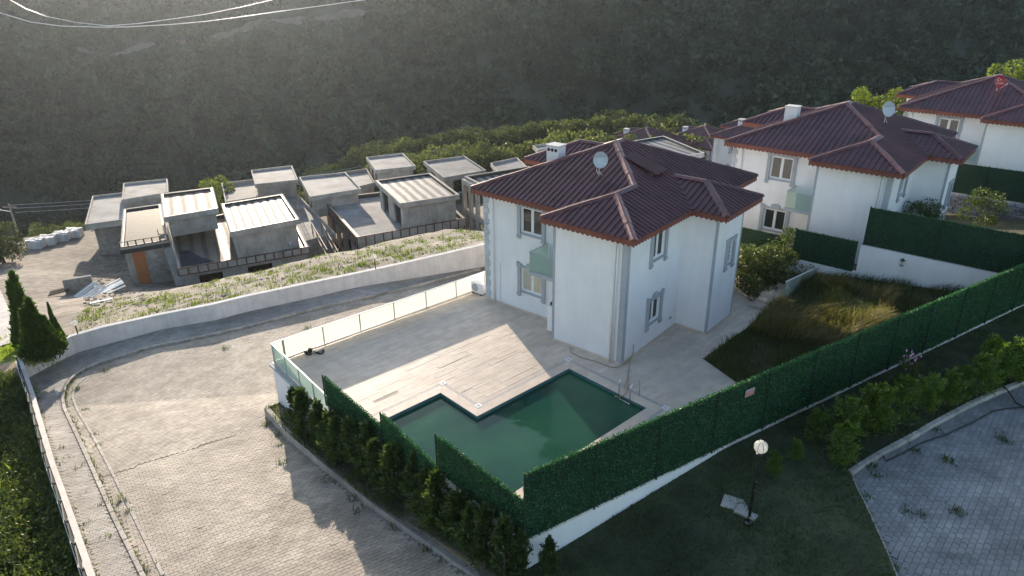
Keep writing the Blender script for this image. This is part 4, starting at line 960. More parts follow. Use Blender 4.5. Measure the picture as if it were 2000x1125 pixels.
    for a, b, h in (((U1-O_, V1+OA), (U1-O_+h2, v2m), h2), ((U3-O_, -O_), (um, -O_+h3), h3), ((U4+O_, -O_), (um, -O_+h3), h3), ((U5-O_, V2+OL), (u4, V2+OL-h4), h4)):
        MB().beam((*a, ZE+0.03), (*b, ZE+SL*h+0.03), 0.22, 0.03).build('roof_valley', roofm, H)
    # roof hatch flap
    hp = planes(5.6, 3.0)[0]
    a = (5.0, 2.9); b = (5.0, 1.5)
    hz_ = lambda u, v: ZE+SL*planes(u, v)[0]
    hb = MB(); us = (5.0, 6.0); vs = (1.6, 3.4)
    hb.v = [(us[0], vs[0], hz_(us[0], vs[0])+.20), (us[1], vs[0], hz_(us[1], vs[0])+.20), (us[1], vs[1], hz_(us[1], vs[1])+.07), (us[0], vs[1], hz_(us[0], vs[1])+.07),
            (us[0], vs[0], hz_(us[0], vs[0])+.23), (us[1], vs[0], hz_(us[1], vs[0])+.23), (us[1], vs[1], hz_(us[1], vs[1])+.10), (us[0], vs[1], hz_(us[0], vs[1])+.10)]
    hb.f = [(3, 2, 1, 0), (4, 5, 6, 7), (0, 1, 5, 4), (1, 2, 6, 5), (2, 3, 7, 6), (3, 0, 4, 7)]
    for rr_ in np.arange(5.05, 5.95, .15): hb.beam((rr_, vs[0], hz_(5.5, vs[0])+.24), (rr_, vs[1], hz_(5.5, vs[1])+.11), .05, .05)
    ht = hb.build('roof_hatch', roofm, H)
    MB().box(us[0]+.06, us[1]-.06, vs[0]+.25, vs[1]-0.02, hz_(5.5, 2.4)-0.4, hz_(5.5, 1.9)+.14).build('hatch_upstand', rust, ht)
    # chimney
    cu, cv_ = 4.7, 7.2
    cz = ZE+SL*planes(cu, cv_)[0]
    ch_ = MB().box(cu-0.32, cu+0.32, cv_-0.36, cv_+0.36, cz-0.5, cz+0.8).build('chimney', stucco, H)
    MB().box(cu-0.36, cu+0.36, cv_-0.40, cv_+0.40, cz+0.802, cz+0.86).build('chimney_cap', stuccod, ch_)
    for q in (-0.22, 0.0, 0.22): MB().tube([(cu-0.34, cv_+q, cz+0.62), (cu-0.318, cv_+q, cz+0.62)], 0.085, 12).build('flue_hole', opening, ch_)
    return H, hz_
villa, roofz = make_house()
villa['label'] = 'nearest white villa with burgundy metal roof standing on the pool terrace'; villa['group'] = 'white villas with burgundy roofs'
H1 = (4.80, 27.03, R(50), 0.0); H2 = (19.6, 35.05, R(49.3), 0.385); H3 = (35.4, 45.7, R(49.1), 0.42)
villa.location = (H1[0], H1[1], H1[3]); villa.rotation_euler = (0, 0, H1[2])
G_ = 'white villas with burgundy roofs'
v2_ = copy_tree(villa, (H2[0], H2[1], H2[3]), H2[2], 'second white villa with burgundy roof, right of the nearest villa', G_, ('roof_hatch', 'curtain', 'flue_hole'))
v3_ = copy_tree(villa, (H3[0], H3[1], H3[3]), H3[2], 'white villa at the right edge with a red dish on its roof', G_, ('roof_hatch', 'chimney', 'roof_hatch'))
def lc_place(px, py, Z, rz, dz=0):   # put eave corner LC at pixel with depth Z
    v = ray(px, py)*Z; cu_, sv_ = math.cos(rz), math.sin(rz); u, v_ = U1-O_, V2+OL
    return (v[0]-(cu_*u-sv_*v_), v[1]-(sv_*u+cu_*v_), CAMZ+v[2]-ZE+dz)
SK_ = ('roof_hatch', 'meter_cabinet', 'quoin_stone', 'skirting', 'cable_duct')
p4 = lc_place(1387, 264, 92, R(49)); copy_tree(villa, p4, R(49), 'small distant white villa seen left of the second villa, behind its wall edge', G_, SK_)
p5 = lc_place(1290, 272, 118, R(49)); copy_tree(villa, p5, R(49), 'distant villa with burgundy roof behind the flat grey membrane roof', G_, SK_)
p6 = lc_place(1172, 277, 112, R(49)); copy_tree(villa, p6, R(49), 'distant villa roof just right of the nearest dish, below the tree line', G_, SK_)

def hloc(h, u, v, z): c, s = math.cos(h[2]), math.sin(h[2]); return (h[0]+c*u-s*v, h[1]+s*u+c*v, h[3]+z)
# ---- satellite dishes
def dish(name, label, h, u, v, hgt_, r, face_deg, tilt, m, kind):
    zb = roofz(u, v); b = hloc(h, u, v, zb-0.02); o = thing(name, label, 'satellite dish', b)
    MB().tube([(0, 0, 0), (0, 0, hgt_)], 0.03, 8).tube([(0.25, 0, -0.05), (0, 0, hgt_*0.6)], 0.015, 6).build('mast', steel, o)
    # bowl facing direction
    ca = R(face_deg); dirv = Vector((math.sin(ca)*math.cos(tilt), math.cos(ca)*math.cos(tilt), math.sin(tilt)))
    q = dirv.to_track_quat('Z', 'Y'); rings = 8; n_ = 28; mb = MB(); cz = Vector((0, 0, hgt_+r*0.75))
    for sgn in (0, 1):
        k = len(mb.v)
        for i in range(rings+1):
            rr = r*i/rings
            for j in range(n_): a = 2*math.pi*j/n_; p = Vector((rr*math.cos(a)*0.94, rr*math.sin(a), 0.16*(rr/r)**2-0.02*sgn)); mb.v.append(tuple(cz+q @ p))
        for i in range(rings):
            for j in range(n_): f = (k+i*n_+j, k+i*n_+(j+1) % n_, k+(i+1)*n_+(j+1) % n_, k+(i+1)*n_+j); mb.f.append(f if not sgn else f[::-1])
    me = bpy.data.meshes.new('bowl'); me.from_pydata(mb.v, [], mb.f); me.materials.append(m); link('bowl', me, None, o)
    mb = MB(); mb.tube([tuple(cz+q @ Vector((r*math.cos(a)*0.94, r*math.sin(a), 0.155))) for a in np.linspace(0, 2*math.pi, 30)], 0.012, 5).build('rim', m, o)
    MB().tube([tuple(cz+q @ Vector((0, -r, 0.1))), tuple(cz+q @ Vector((0, -r*0.5, 0.75)))], 0.014, 5).tube([tuple(cz+q @ Vector((0, -r*0.5, 0.66))), tuple(cz+q @ Vector((0, -r*0.4, 0.80)))], 0.035, 8).build('feed_arm', pvc, o)
    def pr(x, y): rr = math.hypot(x/0.94, y); return cz+q @ Vector((x, y, 0.16*(rr/r)**2+0.006))
    return o, pr, q
def flat_text(txt, size, m, o, pr, x0, y0, name, sx=-1):
    cu_ = bpy.data.curves.new(name, 'FONT'); cu_.body = txt; cu_.size = size; cu_.align_x = 'CENTER'; cu_.align_y = 'CENTER'; cu_.resolution_u = 2
    tmp = bpy.data.objects.new(name, cu_); me = bpy.data.meshes.new_from_object(tmp); bpy.data.objects.remove(tmp)
    for v in me.vertices: v.co = pr(x0+v.co.x*sx, y0+v.co.y)
    me.materials.append(m); link(name, me, None, o)
d1, pr1, q1_ = dish('satellite_dish', 'pale oval dish with faded print on a mast on the nearest villa roof', H1, 3.4, 3.75, 0.55, 0.37, 168, R(12), dishm, 1)
flat_text('Türk Telekom', 0.105, inkm, d1, pr1, 0.0, 0.17, 'printed_name', 1)
d2, pr2, q2_ = dish('satellite_dish', 'large pale dish with faded print above the ridge of the second villa', H2, 6.0, 2.3, 0.50, 0.43, 168, R(14), dishm, 2)
flat_text('Türk Telekom', 0.11, inkm, d2, pr2, 0.03, 0.17, 'printed_name', 1)
d3, pr3, q3_ = dish('satellite_dish', 'red dish with white crescent and star on the farthest-right villa roof', H3, 4.0, 4.2, 0.30, 0.46, 172, R(14), redm, 3)
flat_text('DIGITURK', 0.135, whitem, d3, pr3, 0.0, -0.09, 'printed_name', 1)
def crescent(o, pr):
    mb = MB(); n_ = 20; A = []; B = []
    for i in range(n_+1): a = R(38)+(2*math.pi-R(76))*i/n_; A.append((0.12*math.cos(a)-0.03, 0.12*math.sin(a)+0.18))
    for i in range(n_+1): a = R(47)+(2*math.pi-R(94))*i/n_; B.append((0.095*math.cos(a)+0.0, 0.095*math.sin(a)+0.18))
    k = 0; mb.v = [tuple(pr(x, y)) for x, y in A]+[tuple(pr(x, y)) for x, y in B]
    mb.f = [(i, i+1, n_+2+i, n_+1+i) for i in range(n_)]
    mb.build('crescent', whitem, o); s_ = MB(); pts = []
    for i in range(10): a = math.pi/2+i*math.pi/5; r_ = 0.055 if i % 2 == 0 else 0.023; pts.append(tuple(pr(0.13+r_*math.cos(a), 0.18+r_*math.sin(a))))
    s_.v = pts+[tuple(pr(0.13, 0.18))]; s_.f = [(i, (i+1) % 10, 10) for i in range(10)]; s_.build('star', whitem, o)
crescent(d3, pr3)
# loose cables round the first dish
MB().tube([(0, 0, .1), (-.12, .05, .35), (-.1, .02, .55), (.05, 0, .45), (-.02, 0, .3), (.1, .1, .1), (.3, -.2, .0)], 0.012, 5).build('cable', pvc, d1)
# ---- air conditioner, hose, black straps, sign
acp = at(944, 578, 0); ac = thing('air_conditioner', 'white air conditioner unit on the terrace at the left corner of the nearest villa', 'air conditioner', (acp[0]-0.25, acp[1]+0.35, 0), R(50))
MB().box(-0.18, 0.18, -0.42, 0.42, 0.08, 0.68).build('casing', pvc, ac, bevel=0.02)
MB().tube([(-0.19, 0.12, 0.38), (-0.181, 0.12, 0.38)], 0.23, 20).build('fan_grille', trim, ac)
for yy in (-0.3, 0.3): MB().box(-0.18, 0.18, yy-0.04, yy+0.04, 0, 0.078).build('foot', black, ac)
hs_ = [at(*q, 0.03) for q in ((1112, 678), (1115, 688), (1135, 698), (1165, 706), (1190, 716), (1205, 718), (1222, 710), (1232, 700))]
tp = hloc(H1, 0.95, -0.05, 0.65); hs2 = [at(*q, 0.03) for q in ((1229, 712), (1226, 735), (1222, 748), (1219, 757))]
MBh = MB(); MBh.tube(hs_, 0.022, 6); 
MBh.tube([tp, (tp[0], tp[1]-0.05, 0.3), tuple(hs2[0]), *hs2[1:], tuple(at(1224, 765, 0.03)), tuple(at(1218, 772, 0.03)), tuple(at(1208, 775, -0.12)), tuple(at(1200, 774, -0.14))], 0.022, 6)
tag(MBh.build('garden_hose', hosem, None, True), 'beige garden hose lying from the villa wall to the pool ladder', 'hose')
bs = at(615, 690, 0); bg_ = thing('strap_bundle', 'black plastic and strap bundle dropped on the terrace by the glass railing', 'bundle', bs)
for (cx, cy, r_, n_) in ((0.18, 0.05, 0.21, 0), (-0.28, -0.06, 0.15, 1)):
    MB().tube([(cx+r_*math.cos(a), cy+r_*0.75*math.sin(a), 0.07+0.05*math.sin(a*2+n_)) for a in np.linspace(0, 2*math.pi, 22)], 0.045, 7).build('strap', black, bg_, True)
MB().box(-0.30, -0.12, -0.06, 0.12, 0.05, 0.24).build('buckle', black, bg_, bevel=0.03)
MB().beam((0.02, -0.1, .12), (0.34, .14, .16), 0.10, 0.05).build('plate', steel, bg_)
sg = at(1461, 764, 3.95); s_along = (sg[0]-FC[0])*fdir[0]+(sg[1]-FC[1])*fdir[1]
# intersect the sign's ray with the fence plane
rv = ray(1461, 764); t_s = ((FC[0]*fnor[0]+FC[1]*fnor[1]))/(rv[0]*fnor[0]+rv[1]*fnor[1]); sp_ = rv*t_s; sz = CAMZ+sp_[2]
sn = thing('warning_sign', 'small red and white notice plate fixed high on the green hedge fence', 'sign', (sp_[0]+fnor[0]*0.075, sp_[1]+fnor[1]*0.075, sz), math.atan2(fdir[1], fdir[0])); sn.scale = (.68, .68, .68)
MB().box(-0.30, 0.30, -0.006, 0.006, -0.19, 0.19).build('plate', trim, sn)
MB().box(-0.27, 0.28, -0.010, -0.007, -0.17, 0.05).build('red_field', signr, sn)
def spr(x, y): return Vector((x, -0.0135, y))
flat_text('GÜVENLİK', 0.12, signr, sn, lambda x, y: Vector((x, -0.009, y)), 0.0, 0.12, 'printed_text', 1)
flat_text('KAMERA İLE', 0.085, whitem, sn, spr, 0.01, -0.01, 'printed_text', 1)
flat_text('İZLENMEKTEDİR', 0.065, whitem, sn, spr, 0.01, -0.11, 'printed_text', 1)
# overflow hole on side wall
MB().beam(hloc(H1, 4.35, -0.012, 0.6), hloc(H1, 4.58, -0.012, 0.6), 0.02, 0.05).build('wall_vent', black, None); vo = bpy.data.objects['wall_vent']; vo.parent = villa; vo.matrix_parent_inverse = (Matrix.Translation(villa.location) @ Matrix.Rotation(H1[2], 4, 'Z')).inverted()
for q in ((3.0, 1.0), (1.2, 1.05)):
    MB().tube([(-0.16, q[0], 1.0), (-0.001, q[0], 1.0)], 0.07, 12).build('wall_vent', black, v2_)
# ================================================================ LAWN, ROAD RIGHT, STRIP
RK = [on(*q, lawn) for q in ((1660, 922), (1700, 896), (1730, 879), (1780, 853), (1830, 823), (1880, 797), (1900, 786), (1950, 764), (2000, 744))]
dk = RK[-1]-RK[-3]; RK.append(RK[-1]+dk*2)
RL = [on(*q, lawn) for q in ((1660, 922), (1672, 950), (1690, 985), (1710, 1030), (1735, 1085), (1752, 1128))]; RL.append(RL[-1]+(RL[-1]-RL[-2])*2)
fl0 = FC[:2]+fnor*0.0; lawn_poly = [fl0-fdir*0.0, *[FC[:2]+fdir*k for k in (8, 20, 46)], np.array([RK[-1][0]+3, RK[-1][1]+2]), *RK[::-1], *RL[1:], (RL[-1][0]-1, 6.0), (SK[-1][0]+1.8, 6.0), on(962, 1125, strip)[:2]*1.0]
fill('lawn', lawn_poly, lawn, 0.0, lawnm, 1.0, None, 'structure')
strip_poly = [*SK[::-1], wcorner, T0[:2]+ld*0.0, J1, J2, J3, J4, on(962, 1125, strip)[:2]+np.array([0.6, 0.2]), (SK[-1][0]+1.8, 6.0)]
def strip2(x, y):
    t = np.clip((x+3.5)/4.0, 0, 1); return strip(x, y)*(1-t)+max(strip(x, y), lawn(x, y))*t
fill('planting_strip', strip_poly, strip2, -0.02, soil, 0.8, None, 'structure')
# low kerb wall of the planting strip
def kerb_h(i): return 0.42-0.055*i
sw_ = thing('planter_kerb', 'low concrete kerb wall retaining the cypress planting strip beside the lane', 'kerb', SK[0])
mbk = MB(); Pk = np.array(SK)[:, :2]; tgk = np.gradient(Pk, axis=0); nk = np.stack([-tgk[:, 1], tgk[:, 0]], 1); nk /= np.linalg.norm(nk, axis=1)[:, None]
def piece(a, b, n0, n1, h0, h1, nm='kerb_block'):
    m_ = MB(); o0 = SK[0]
    ring = [a, b, b+n1*0.2, a+n0*0.2]
    hh = [h0, h1, h1, h0]; m_.v = [(p[0]-o0[0], p[1]-o0[1], lane(*p[:2])-0.5-o0[2]) for p in ring]+[(p[0]-o0[0], p[1]-o0[1], lane(*p[:2])+h_-o0[2]) for p, h_ in zip(ring, hh)]
    m_.f = [(0, 1, 5, 4), (1, 2, 6, 5), (2, 3, 7, 6), (3, 0, 4, 7), (4, 5, 6, 7)]; m_.build(nm, kerbm, sw_)
for i in range(len(Pk)-1): piece(Pk[i], Pk[i+1], nk[i], nk[i+1], kerb_h(i)+0.02, kerb_h(i+1)+0.02)
n_o = np.array(wcorner[:2]-Pk[0]); piece(Pk[0]+nk[0]*0.2, wcorner[:2]+(wcorner[:2]-Pk[0])*0.3, np.array([0.1, 0.1]), np.array([0.1, .1]), .42, .42)
# right road
roadp = [*RK, (RK[-1][0]+1, RK[-1][1]-12), (RL[-1][0]+8, 5), *RL[::-1][:-1]]
rfn = lambda x, y: lawn(x, y)-0.10
road_o = fill('road', roadp, rfn, -0.014, roadbed, 1.0, None, 'structure')
print('road', pavers(roadp, rfn, R(48), 0.235, 0.155, 0.012, 0.0, roadm, road_o, 300, 0.03))
kerbstones(RK, rfn, road_o, 0.72, 0.16, 0.15)
kerbstones(RL, rfn, road_o, 0.72, 0.10, 0.09)
# dark cable over the road kerb
tag(MB().tube([on(*q, lawn, -0.06) for q in ((1722, 882), (1732, 897), (1760, 884), (1800, 862), (1850, 845), (1900, 822), (1940, 800), (1965, 795), (2010, 790))], 0.025, 5).build('power_cable', black, None, True), 'black cable lying along the kerb of the shaded road', 'cable')
tag(MB().tube([on(*q, lawn, dz) for q, dz in (((1950, 752), 0.1), (1962, 762) and ((1966, 765), 0.08), ((1985, 783), -0.06), ((2010, 796), -0.06))], 0.025, 5).build('power_cable', black, None, True), 'second short black cable crossing the kerb at the right edge', 'cable')
# interior ground around the other villas and grass plot
plotc = [at(1380, 702, -0.05), at(1460, 632, 0.0), at(1535, 582, 0.4), at(1590, 528, 1.0), at(1669, 541, 1.3), at(1796, 589, 1.5), at(1440, 748, -0.05), at(1600, 640, 0.7), at(1500, 700, 0.2), at(1700, 640, 1.2), np.array([20, 30, 1.7]), np.array([28, 32, 2.0]), np.array([36, 36, 2.0]), np.array([17, 22, 1.2]), np.array([10, 20.2, -0.1]), np.array([13, 44, -0.6]), np.array([25, 45, 0.2]), np.array([40, 55, 0.0]), np.array([60, 40, 3.0])]
Kp = np.array(plotc); Dp_ = np.linalg.norm(Kp[:, None, :2]-Kp[None, :, :2], axis=2); npk = len(Kp); Ap = np.zeros((npk+3, npk+3)); Ap[:npk, :npk] = Dp_; Ap[:npk, npk] = 1; Ap[:npk, npk+1:] = Kp[:, :2]; Ap[npk, :npk] = 1; Ap[npk+1:, :npk] = Kp[:, :2].T
solp = np.linalg.solve(Ap, np.r_[Kp[:, 2], 0, 0, 0])
def plotz(x, y): return float(np.hypot(x-Kp[:, 0], y-Kp[:, 1])@solp[:npk]+solp[npk]+solp[npk+1]*x+solp[npk+2]*y)
ge = [np.array(g) for g in gedge]
plot_poly = [ge[3], ge[2], ge[1], ge[0], at(1531, 556, 0.5)[:2], hloc(H2, -1.0, 9.5, 0)[:2], hloc(H2, 14, 9.5, 0)[:2], hloc(H3, 12, -2, 0)[:2], (60, 44), FC[:2]+fdir*45-fnor*0.25, FC[:2]+fdir*9.2-fnor*0.25]
fill('garden_ground', plot_poly, plotz, 0.0, weedsoil, 1.2, None, 'structure')
# steps beside the villa
stp = thing('garden_steps', 'pale tiled steps between the nearest villa and the overgrown plot', 'steps', (0, 0, 0))
s0 = at(1440, 612, 0)[:2]; 
for i in range(3):
    a = at(1462-0*i, 600, 0)[:2]+pu*0.55*i*1.0; b = at(1508, 612, 0)[:2]+pu*0.55*i*1.0
    MB().prism([a, b, b+pu*(3.2-0.55*i), a+pu*(3.2-0.55*i)], -0.02+0.16*i+0.0005, 0.16*(i+1)).build('step', tile, stp)
glass_rail('glass_railing', 'short clear glass railing at the head of the garden steps', at(1530, 583, 0.45), at(1589, 541, 0.9), 0.45, 0.95, 1.3, glassm)
# retaining wall + hedge panels in front of second villa
wa = at(1669, 541, 1.3)[:2]; wd2 = np.array([math.sin(H2[2]), -math.cos(H2[2])]); wbx = wa+wd2*13
zt = 1.3+rise(np.array([wa[0], wa[1], 1.3]), 478)
rw = thing('retaining_wall', 'white retaining wall with a black lantern in front of the second villa', 'wall', (0, 0, 0))
dbl(wa, wbx, 0.25, -1.0, zt).build('wall_body', stucco, rw); dbl(wa-wd2*3.4, wa-wd2*0.003, 0.25, -1.0, 1.55).build('wall_body', stucco, rw)
dbl(wa+wd2*0.0, wbx, 0.30, zt+0.003, zt+0.07).build('coping', trim, rw)
hedge_run('hedge_fence', 'tall dark hedge panels on top of the white retaining wall of the second villa', 'fence', wa+wd2*0.1, wbx, zt+0.05, 1.95, 3.2, 900)
hedge_run('hedge_fence', 'single lower dark hedge panel below the second villa wall vents', 'fence', wa-wd2*3.3, wa-wd2*0.15, 1.56, 1.65, 3.2, 900)
hedge_run('hedge_fence', 'dark hedge panel low on the wall behind the round shrub', 'fence', hloc(H2, -0.7, 10.5, 0)[:2], hloc(H2, -0.7, 4.4, 0)[:2], 0.6, 1.5, 3.0, 400)
rl = ray(1763, 512); tl = (wa@np.array([wd2[1], -wd2[0]]))/(rl[0]*wd2[1]-rl[1]*wd2[0]); lp = rl*tl
nw = np.array([wd2[1], -wd2[0]]); nw = nw if nw[1] < 0 else -nw
ln = thing('wall_lantern', 'small black lantern on the white retaining wall', 'lantern', (lp[0]+nw[0]*0.14, lp[1]+nw[1]*0.14, CAMZ+lp[2]-0.15))
MB().prism([(-.07, -.07), (.07, -.07), (.07, .07), (-.07, .07)], 0, 0.03).prism([(-.09, -.09), (.09, -.09), (.09, .09), (-.09, .09)], 0.27, 0.31).tube([(0, 0, .3), (0, 0, .4)], [.05, .01], 8).build('cage', black, ln)
MB().tube([(0, 0, .03), (0, 0, .27)], [.05, .075], 8).build('lantern_glass', globe_m, ln)
MB().beam((0, 0, .34), (-nw[0]*0.14, -nw[1]*0.14, .34), 0.03, 0.03).build('bracket', black, ln)
# third-garden fence and stacked stone wall by far villa
f3 = hloc(H3, -3.6, 7.5, 0); f3b = hloc(H3, -3.6, -6, 0)
hedge_run('hedge_fence', 'dark hedge fence before the farthest-right villa, left bay lower', 'fence', hloc(H3, -2.6, 10.5, 0)[:2], hloc(H3, -2.6, 5.6, 0)[:2], 1.2, 1.7, 3.0, 300)
hedge_run('hedge_fence', 'dark hedge fence at the right edge in front of the farthest-right villa', 'fence', hloc(H3, -3.0, 5.4, 0)[:2], hloc(H3, -3.0, -3, 0)[:2], 2.0, 2.0, 3.0, 300)
stw = thing('stone_wall', 'rough grey dry-stone wall under the far right hedge fence', 'wall', (0, 0, 0))
stonem = mat('grey_field_stone', (0.20, 0.21, 0.23), 0.85, 0.25, 4, 0.6, 12, island=0.3)
a = np.array(hloc(H3, -3.1, 10.6, 0)[:2]); b = np.array(hloc(H3, -3.3, -3, 0)[:2]); L_ = np.linalg.norm(b-a); d = (b-a)/L_
row = 0; z = 0.6; cnt = 0
while z < 1.95:
    x = random.uniform(0, 0.4)
    while x < L_-0.5 and cnt < 290:
        l = random.uniform(0.35, 0.8); top_lim = 1.2 if x < 4.8 else 1.98
        if z < top_lim-0.1:
            jj = random.uniform(-0.06, 0.06); MB().obox(a+d*(x+l/2)+np.array([d[1], -d[0]])*jj, math.atan2(d[1], d[0])+random.uniform(-.05, .05), l/2-0.01, 0.2, z, z+0.15).build('stone', stonem, stw, bevel=0.03); cnt += 1
        x += l
    z += 0.165
# ================================================================ LAMPS AND POLES
lbp = on(1461, 1024, lawn); hl = rise(lbp, 862)
lamp = thing('garden_lamp', 'globe lamp on a tall chipped black post in the dark lawn', 'lamp', lbp)
MB().tube([(0, 0, 0), (0, 0, .08), (0, 0, .1), (0, 0, hl*0.55), (0, 0, hl*0.56), (0, 0, hl-0.42)], [.09, .09, .045, .04, .028, .02], 10).build('post', blackp, lamp)
MB().tube([(0, 0, hl-.46), (0, 0, hl-.40), (0, 0, hl-.36)], [.03, .09, .05], 12).build('collar', black, lamp)
rg = 0.175; MB().sphere((0, 0, hl-rg), rg, 24, 16).build('globe', globe_m, lamp, True)
for q in range(8):
    a = q*math.pi/4; MB().tube([((rg+.012)*math.sin(t)*math.cos(a), (rg+.012)*math.sin(t)*math.sin(a), hl-rg-(rg+.012)*math.cos(t)) for t in np.linspace(0.4, math.pi-0.3, 9)], 0.006, 4).build('cage_wire', black, lamp)
sp1 = on(1440, 1000, lawn); slab = thing('concrete_slab', 'two pale concrete slabs lying on the lawn at the foot of the globe lamp', 'slab', sp1)
MB().obox((0.03, 0.32), R(-28), 0.36, 0.26, -0.03, 0.05).build('slab_block', concrete, slab, bevel=0.02)
MB().obox((0.2, -0.12), R(-44), 0.30, 0.14, -0.03, 0.09).build('slab_block', concrete, slab, bevel=0.02)
for (b_, t_, lab) in (((152, 660), 626, 'small white globe lamp on the bend of the boundary wall, beside the thuja'), ((733, 527), 497, 'small white globe lamp on the boundary wall below the concrete shells')):
    k = min(range(len(Wb)), key=lambda i: abs(proj(Wb[i]+np.array([0, 0, WH[i]]))[0]-b_[0]))
    # foot on wall top line: interpolate
    best = None
    for i in range(len(Wb)-1):
        for s_ in np.linspace(0, 1, 30):
            P_ = Wb[i]*(1-s_)+Wb[i+1]*s_+np.array([0, 0.12, WH[i]*(1-s_)+WH[i+1]*s_+0.07]); dd = abs(proj(P_)[0]-b_[0])
            if best is None or dd < best[0]: best = (dd, P_)
    P_ = best[1]; h_ = max(0.7, rise(P_, t_)); l_ = thing('wall_lamp', lab, 'lamp', P_, 0, 'small globe lamps on the boundary wall')
    MB().tube([(0, 0, -.02), (0, 0, h_-.3)], 0.035, 8).build('post', black, l_); MB().tube([(0, 0, h_-.34), (0, 0, h_-.28)], [.04, .09], 8).build('collar', black, l_)
    MB().sphere((0, 0, h_-.16), .16, 16, 12).build('globe', globe_m, l_, True)
def pole(px, py, z, pt, lab, arm=True):
    P_ = at(px, py, z); h_ = rise(P_, pt); o = thing('utility_pole', lab, 'pole', P_)
    MB().tube([(0, 0, -1), (0, 0, h_)], [.16, .10], 8).build('pole_shaft', concrete, o)
    MB().beam((-1, 0, h_-.5), (1, 0, h_-.5), .1, .1).build('crossarm', concrete, o); 
    if arm: MB().tube([(0, 0, h_-1.2), (-1.3, -.3, h_-.8)], .05, 6).tube([(-1.2, -.3, h_-.8), (-1.8, -.4, h_-.75)], .13, 6).build('lamp_head', steel, o)
    return P_, h_
pA, hA = pole(30, 440, -17, 398, 'leaning concrete utility pole with lamp arm behind the tree at the left edge')
pB, hB = pole(895, 318, -15, 283, 'thin concrete utility pole before the tree line above the flat roofs', False)
for k, (dz, lab) in enumerate(((-0.2, 'top'), (-0.7, 'middle'), (-1.3, 'lowest'))):
    a = pA+np.array([0.3*k, 0, hA+dz]); b = pB+np.array([0.3*k, 0, hB+dz]); pts = [a+(b-a)*t-np.array([0, 0, 7*t*(1-t)]) for t in np.linspace(0, 1, 16)]
    tag(MB().tube(pts, 0.03, 4).build('overhead_wire', steel), lab+' overhead wire strung between the utility poles behind the shells', 'wire', 'wires behind the shells')
def aerial(pxs, ts, lab):
    pts = [ray(*q)*t+np.array([0, 0, CAMZ]) for q, t in zip(pxs, ts)]
    tag(MB().tube(pts, 0.030, 6).build('power_line', pvc, None, True), lab, 'cable', 'power lines at upper left')
aerial([(-60, -2), (0, 25), (60, 43), (120, 51), (200, 53), (250, 52.5), (330, 48), (400, 42), (470, 33), (540, 23), (630, 11), (730, -3)], np.linspace(42, 60, 12), 'lower white power line sagging across the top left corner')
aerial([(-10, -30), (20, 0), (50, 17), (90, 32), (150, 44), (210, 50.5), (270, 46), (330, 38), (400, 28), (470, 14), (540, -2)], np.linspace(44, 64, 11), 'upper white power line crossing over the other at top left')
# ================================================================ UNFINISHED CONCRETE SHELLS
c3 = lambda x, y: (150+x/3.308, 260+y/3.308); c4 = lambda x, y: (600+x/3.75, 220+y/3.75)
def q4(pts, z): return [at(*p, z)[:2] for p in pts]
def inset(Q, d, s=None):
    Q = [np.array(p) for p in Q]; c = sum(Q)/4; out = []
    for i in range(4):
        e1 = Q[i]-Q[i-1]; e2 = Q[(i+1) % 4]-Q[i]; e1 = e1/np.linalg.norm(e1); e2 = e2/np.linalg.norm(e2); out.append(Q[i]+(e2-e1)*d)
    return out
def flat_roof(o, Q, z, rim, thick, floorm, rimm, name='roof_slab', rw_=0.15, up=None):
    Q = ccw(Q); I = inset(Q, rw_); c = MB().prism(Q, z-rim-thick, z-rim).build(name, rimm, o)
    for i in range(4): MB().prism([Q[i], Q[(i+1) % 4], I[(i+1) % 4], I[i]], z-rim+0.002, z).build('parapet', rimm, c)
    MB().prism([I[0], I[1], I[2], I[3]], z-rim+0.003, z-rim+0.02).build('roof_covering', floorm, c)
    if up is not None:
        J = inset(Q, rw_+0.16)
        for i in range(4): MB().prism([I[i], I[(i+1) % 4], J[(i+1) % 4], J[i]], z-rim+0.021, z-0.02).build('upstand', up, c)
    return c
def wallbox(o, Q, z0, z1, m, wins=()):
    Q = ccw(Q); mb = MB(); 
    for i in range(4):
        p, q = np.array(Q[i]), np.array(Q[(i+1) % 4]); L_ = np.linalg.norm(q-p); d = (q-p)/L_; nin = np.array([-d[1], d[0]])
        ws = [w_[1:] for w_ in wins if w_[0] == i]; xs_ = sorted({0, L_, *[w_[0]*L_ for w_ in ws], *[w_[1]*L_ for w_ in ws]}); H_ = z1-z0; zs_ = sorted({z0, z1, *[z0+w_[2]*H_ for w_ in ws], *[z0+w_[3]*H_ for w_ in ws]})
        for a in range(len(xs_)-1):
            for b in range(len(zs_)-1):
                xm, zm = (xs_[a]+xs_[a+1])/2, (zs_[b]+zs_[b+1])/2
                if any(w_[0]*L_ < xm < w_[1]*L_ and z0+w_[2]*H_ < zm < z0+w_[3]*H_ for w_ in ws): continue
                P0, P1 = p+d*xs_[a], p+d*xs_[a+1]; mb.prism([P0, P1, P1+nin*0.2, P0+nin*0.2], zs_[b], zs_[b+1])
    return mb.build('shell_wall', m, o)
def par(P0, P1, P2, z):   # fourth corner
    return None
TA = [c3(990, 640), c3(1440, 555), c3(1330, 390), c3(930, 455)]; TB = [c3(560, 545), c3(915, 485), c3(880, 348), c3(540, 390)]
TC = [c3(50, 590), c3(275, 560), c3(290, 385), c3(100, 405)]; TD = [c3(290, 430), c3(590, 380), c3(585, 293), c3(300, 322)]
TF = [c4(680, 665), c4(1115, 600), c4(900, 440), c4(495, 495)]; LF = [c4(365, 915), c4(1160, 775), c4(905, 540), c4(110, 625)]
TG = [c4(20, 615), c4(395, 555), c4(280, 435), c4(-60, 470)]; TH = [c4(500, 420), c4(795, 390), c4(700, 295), c4(430, 325)]
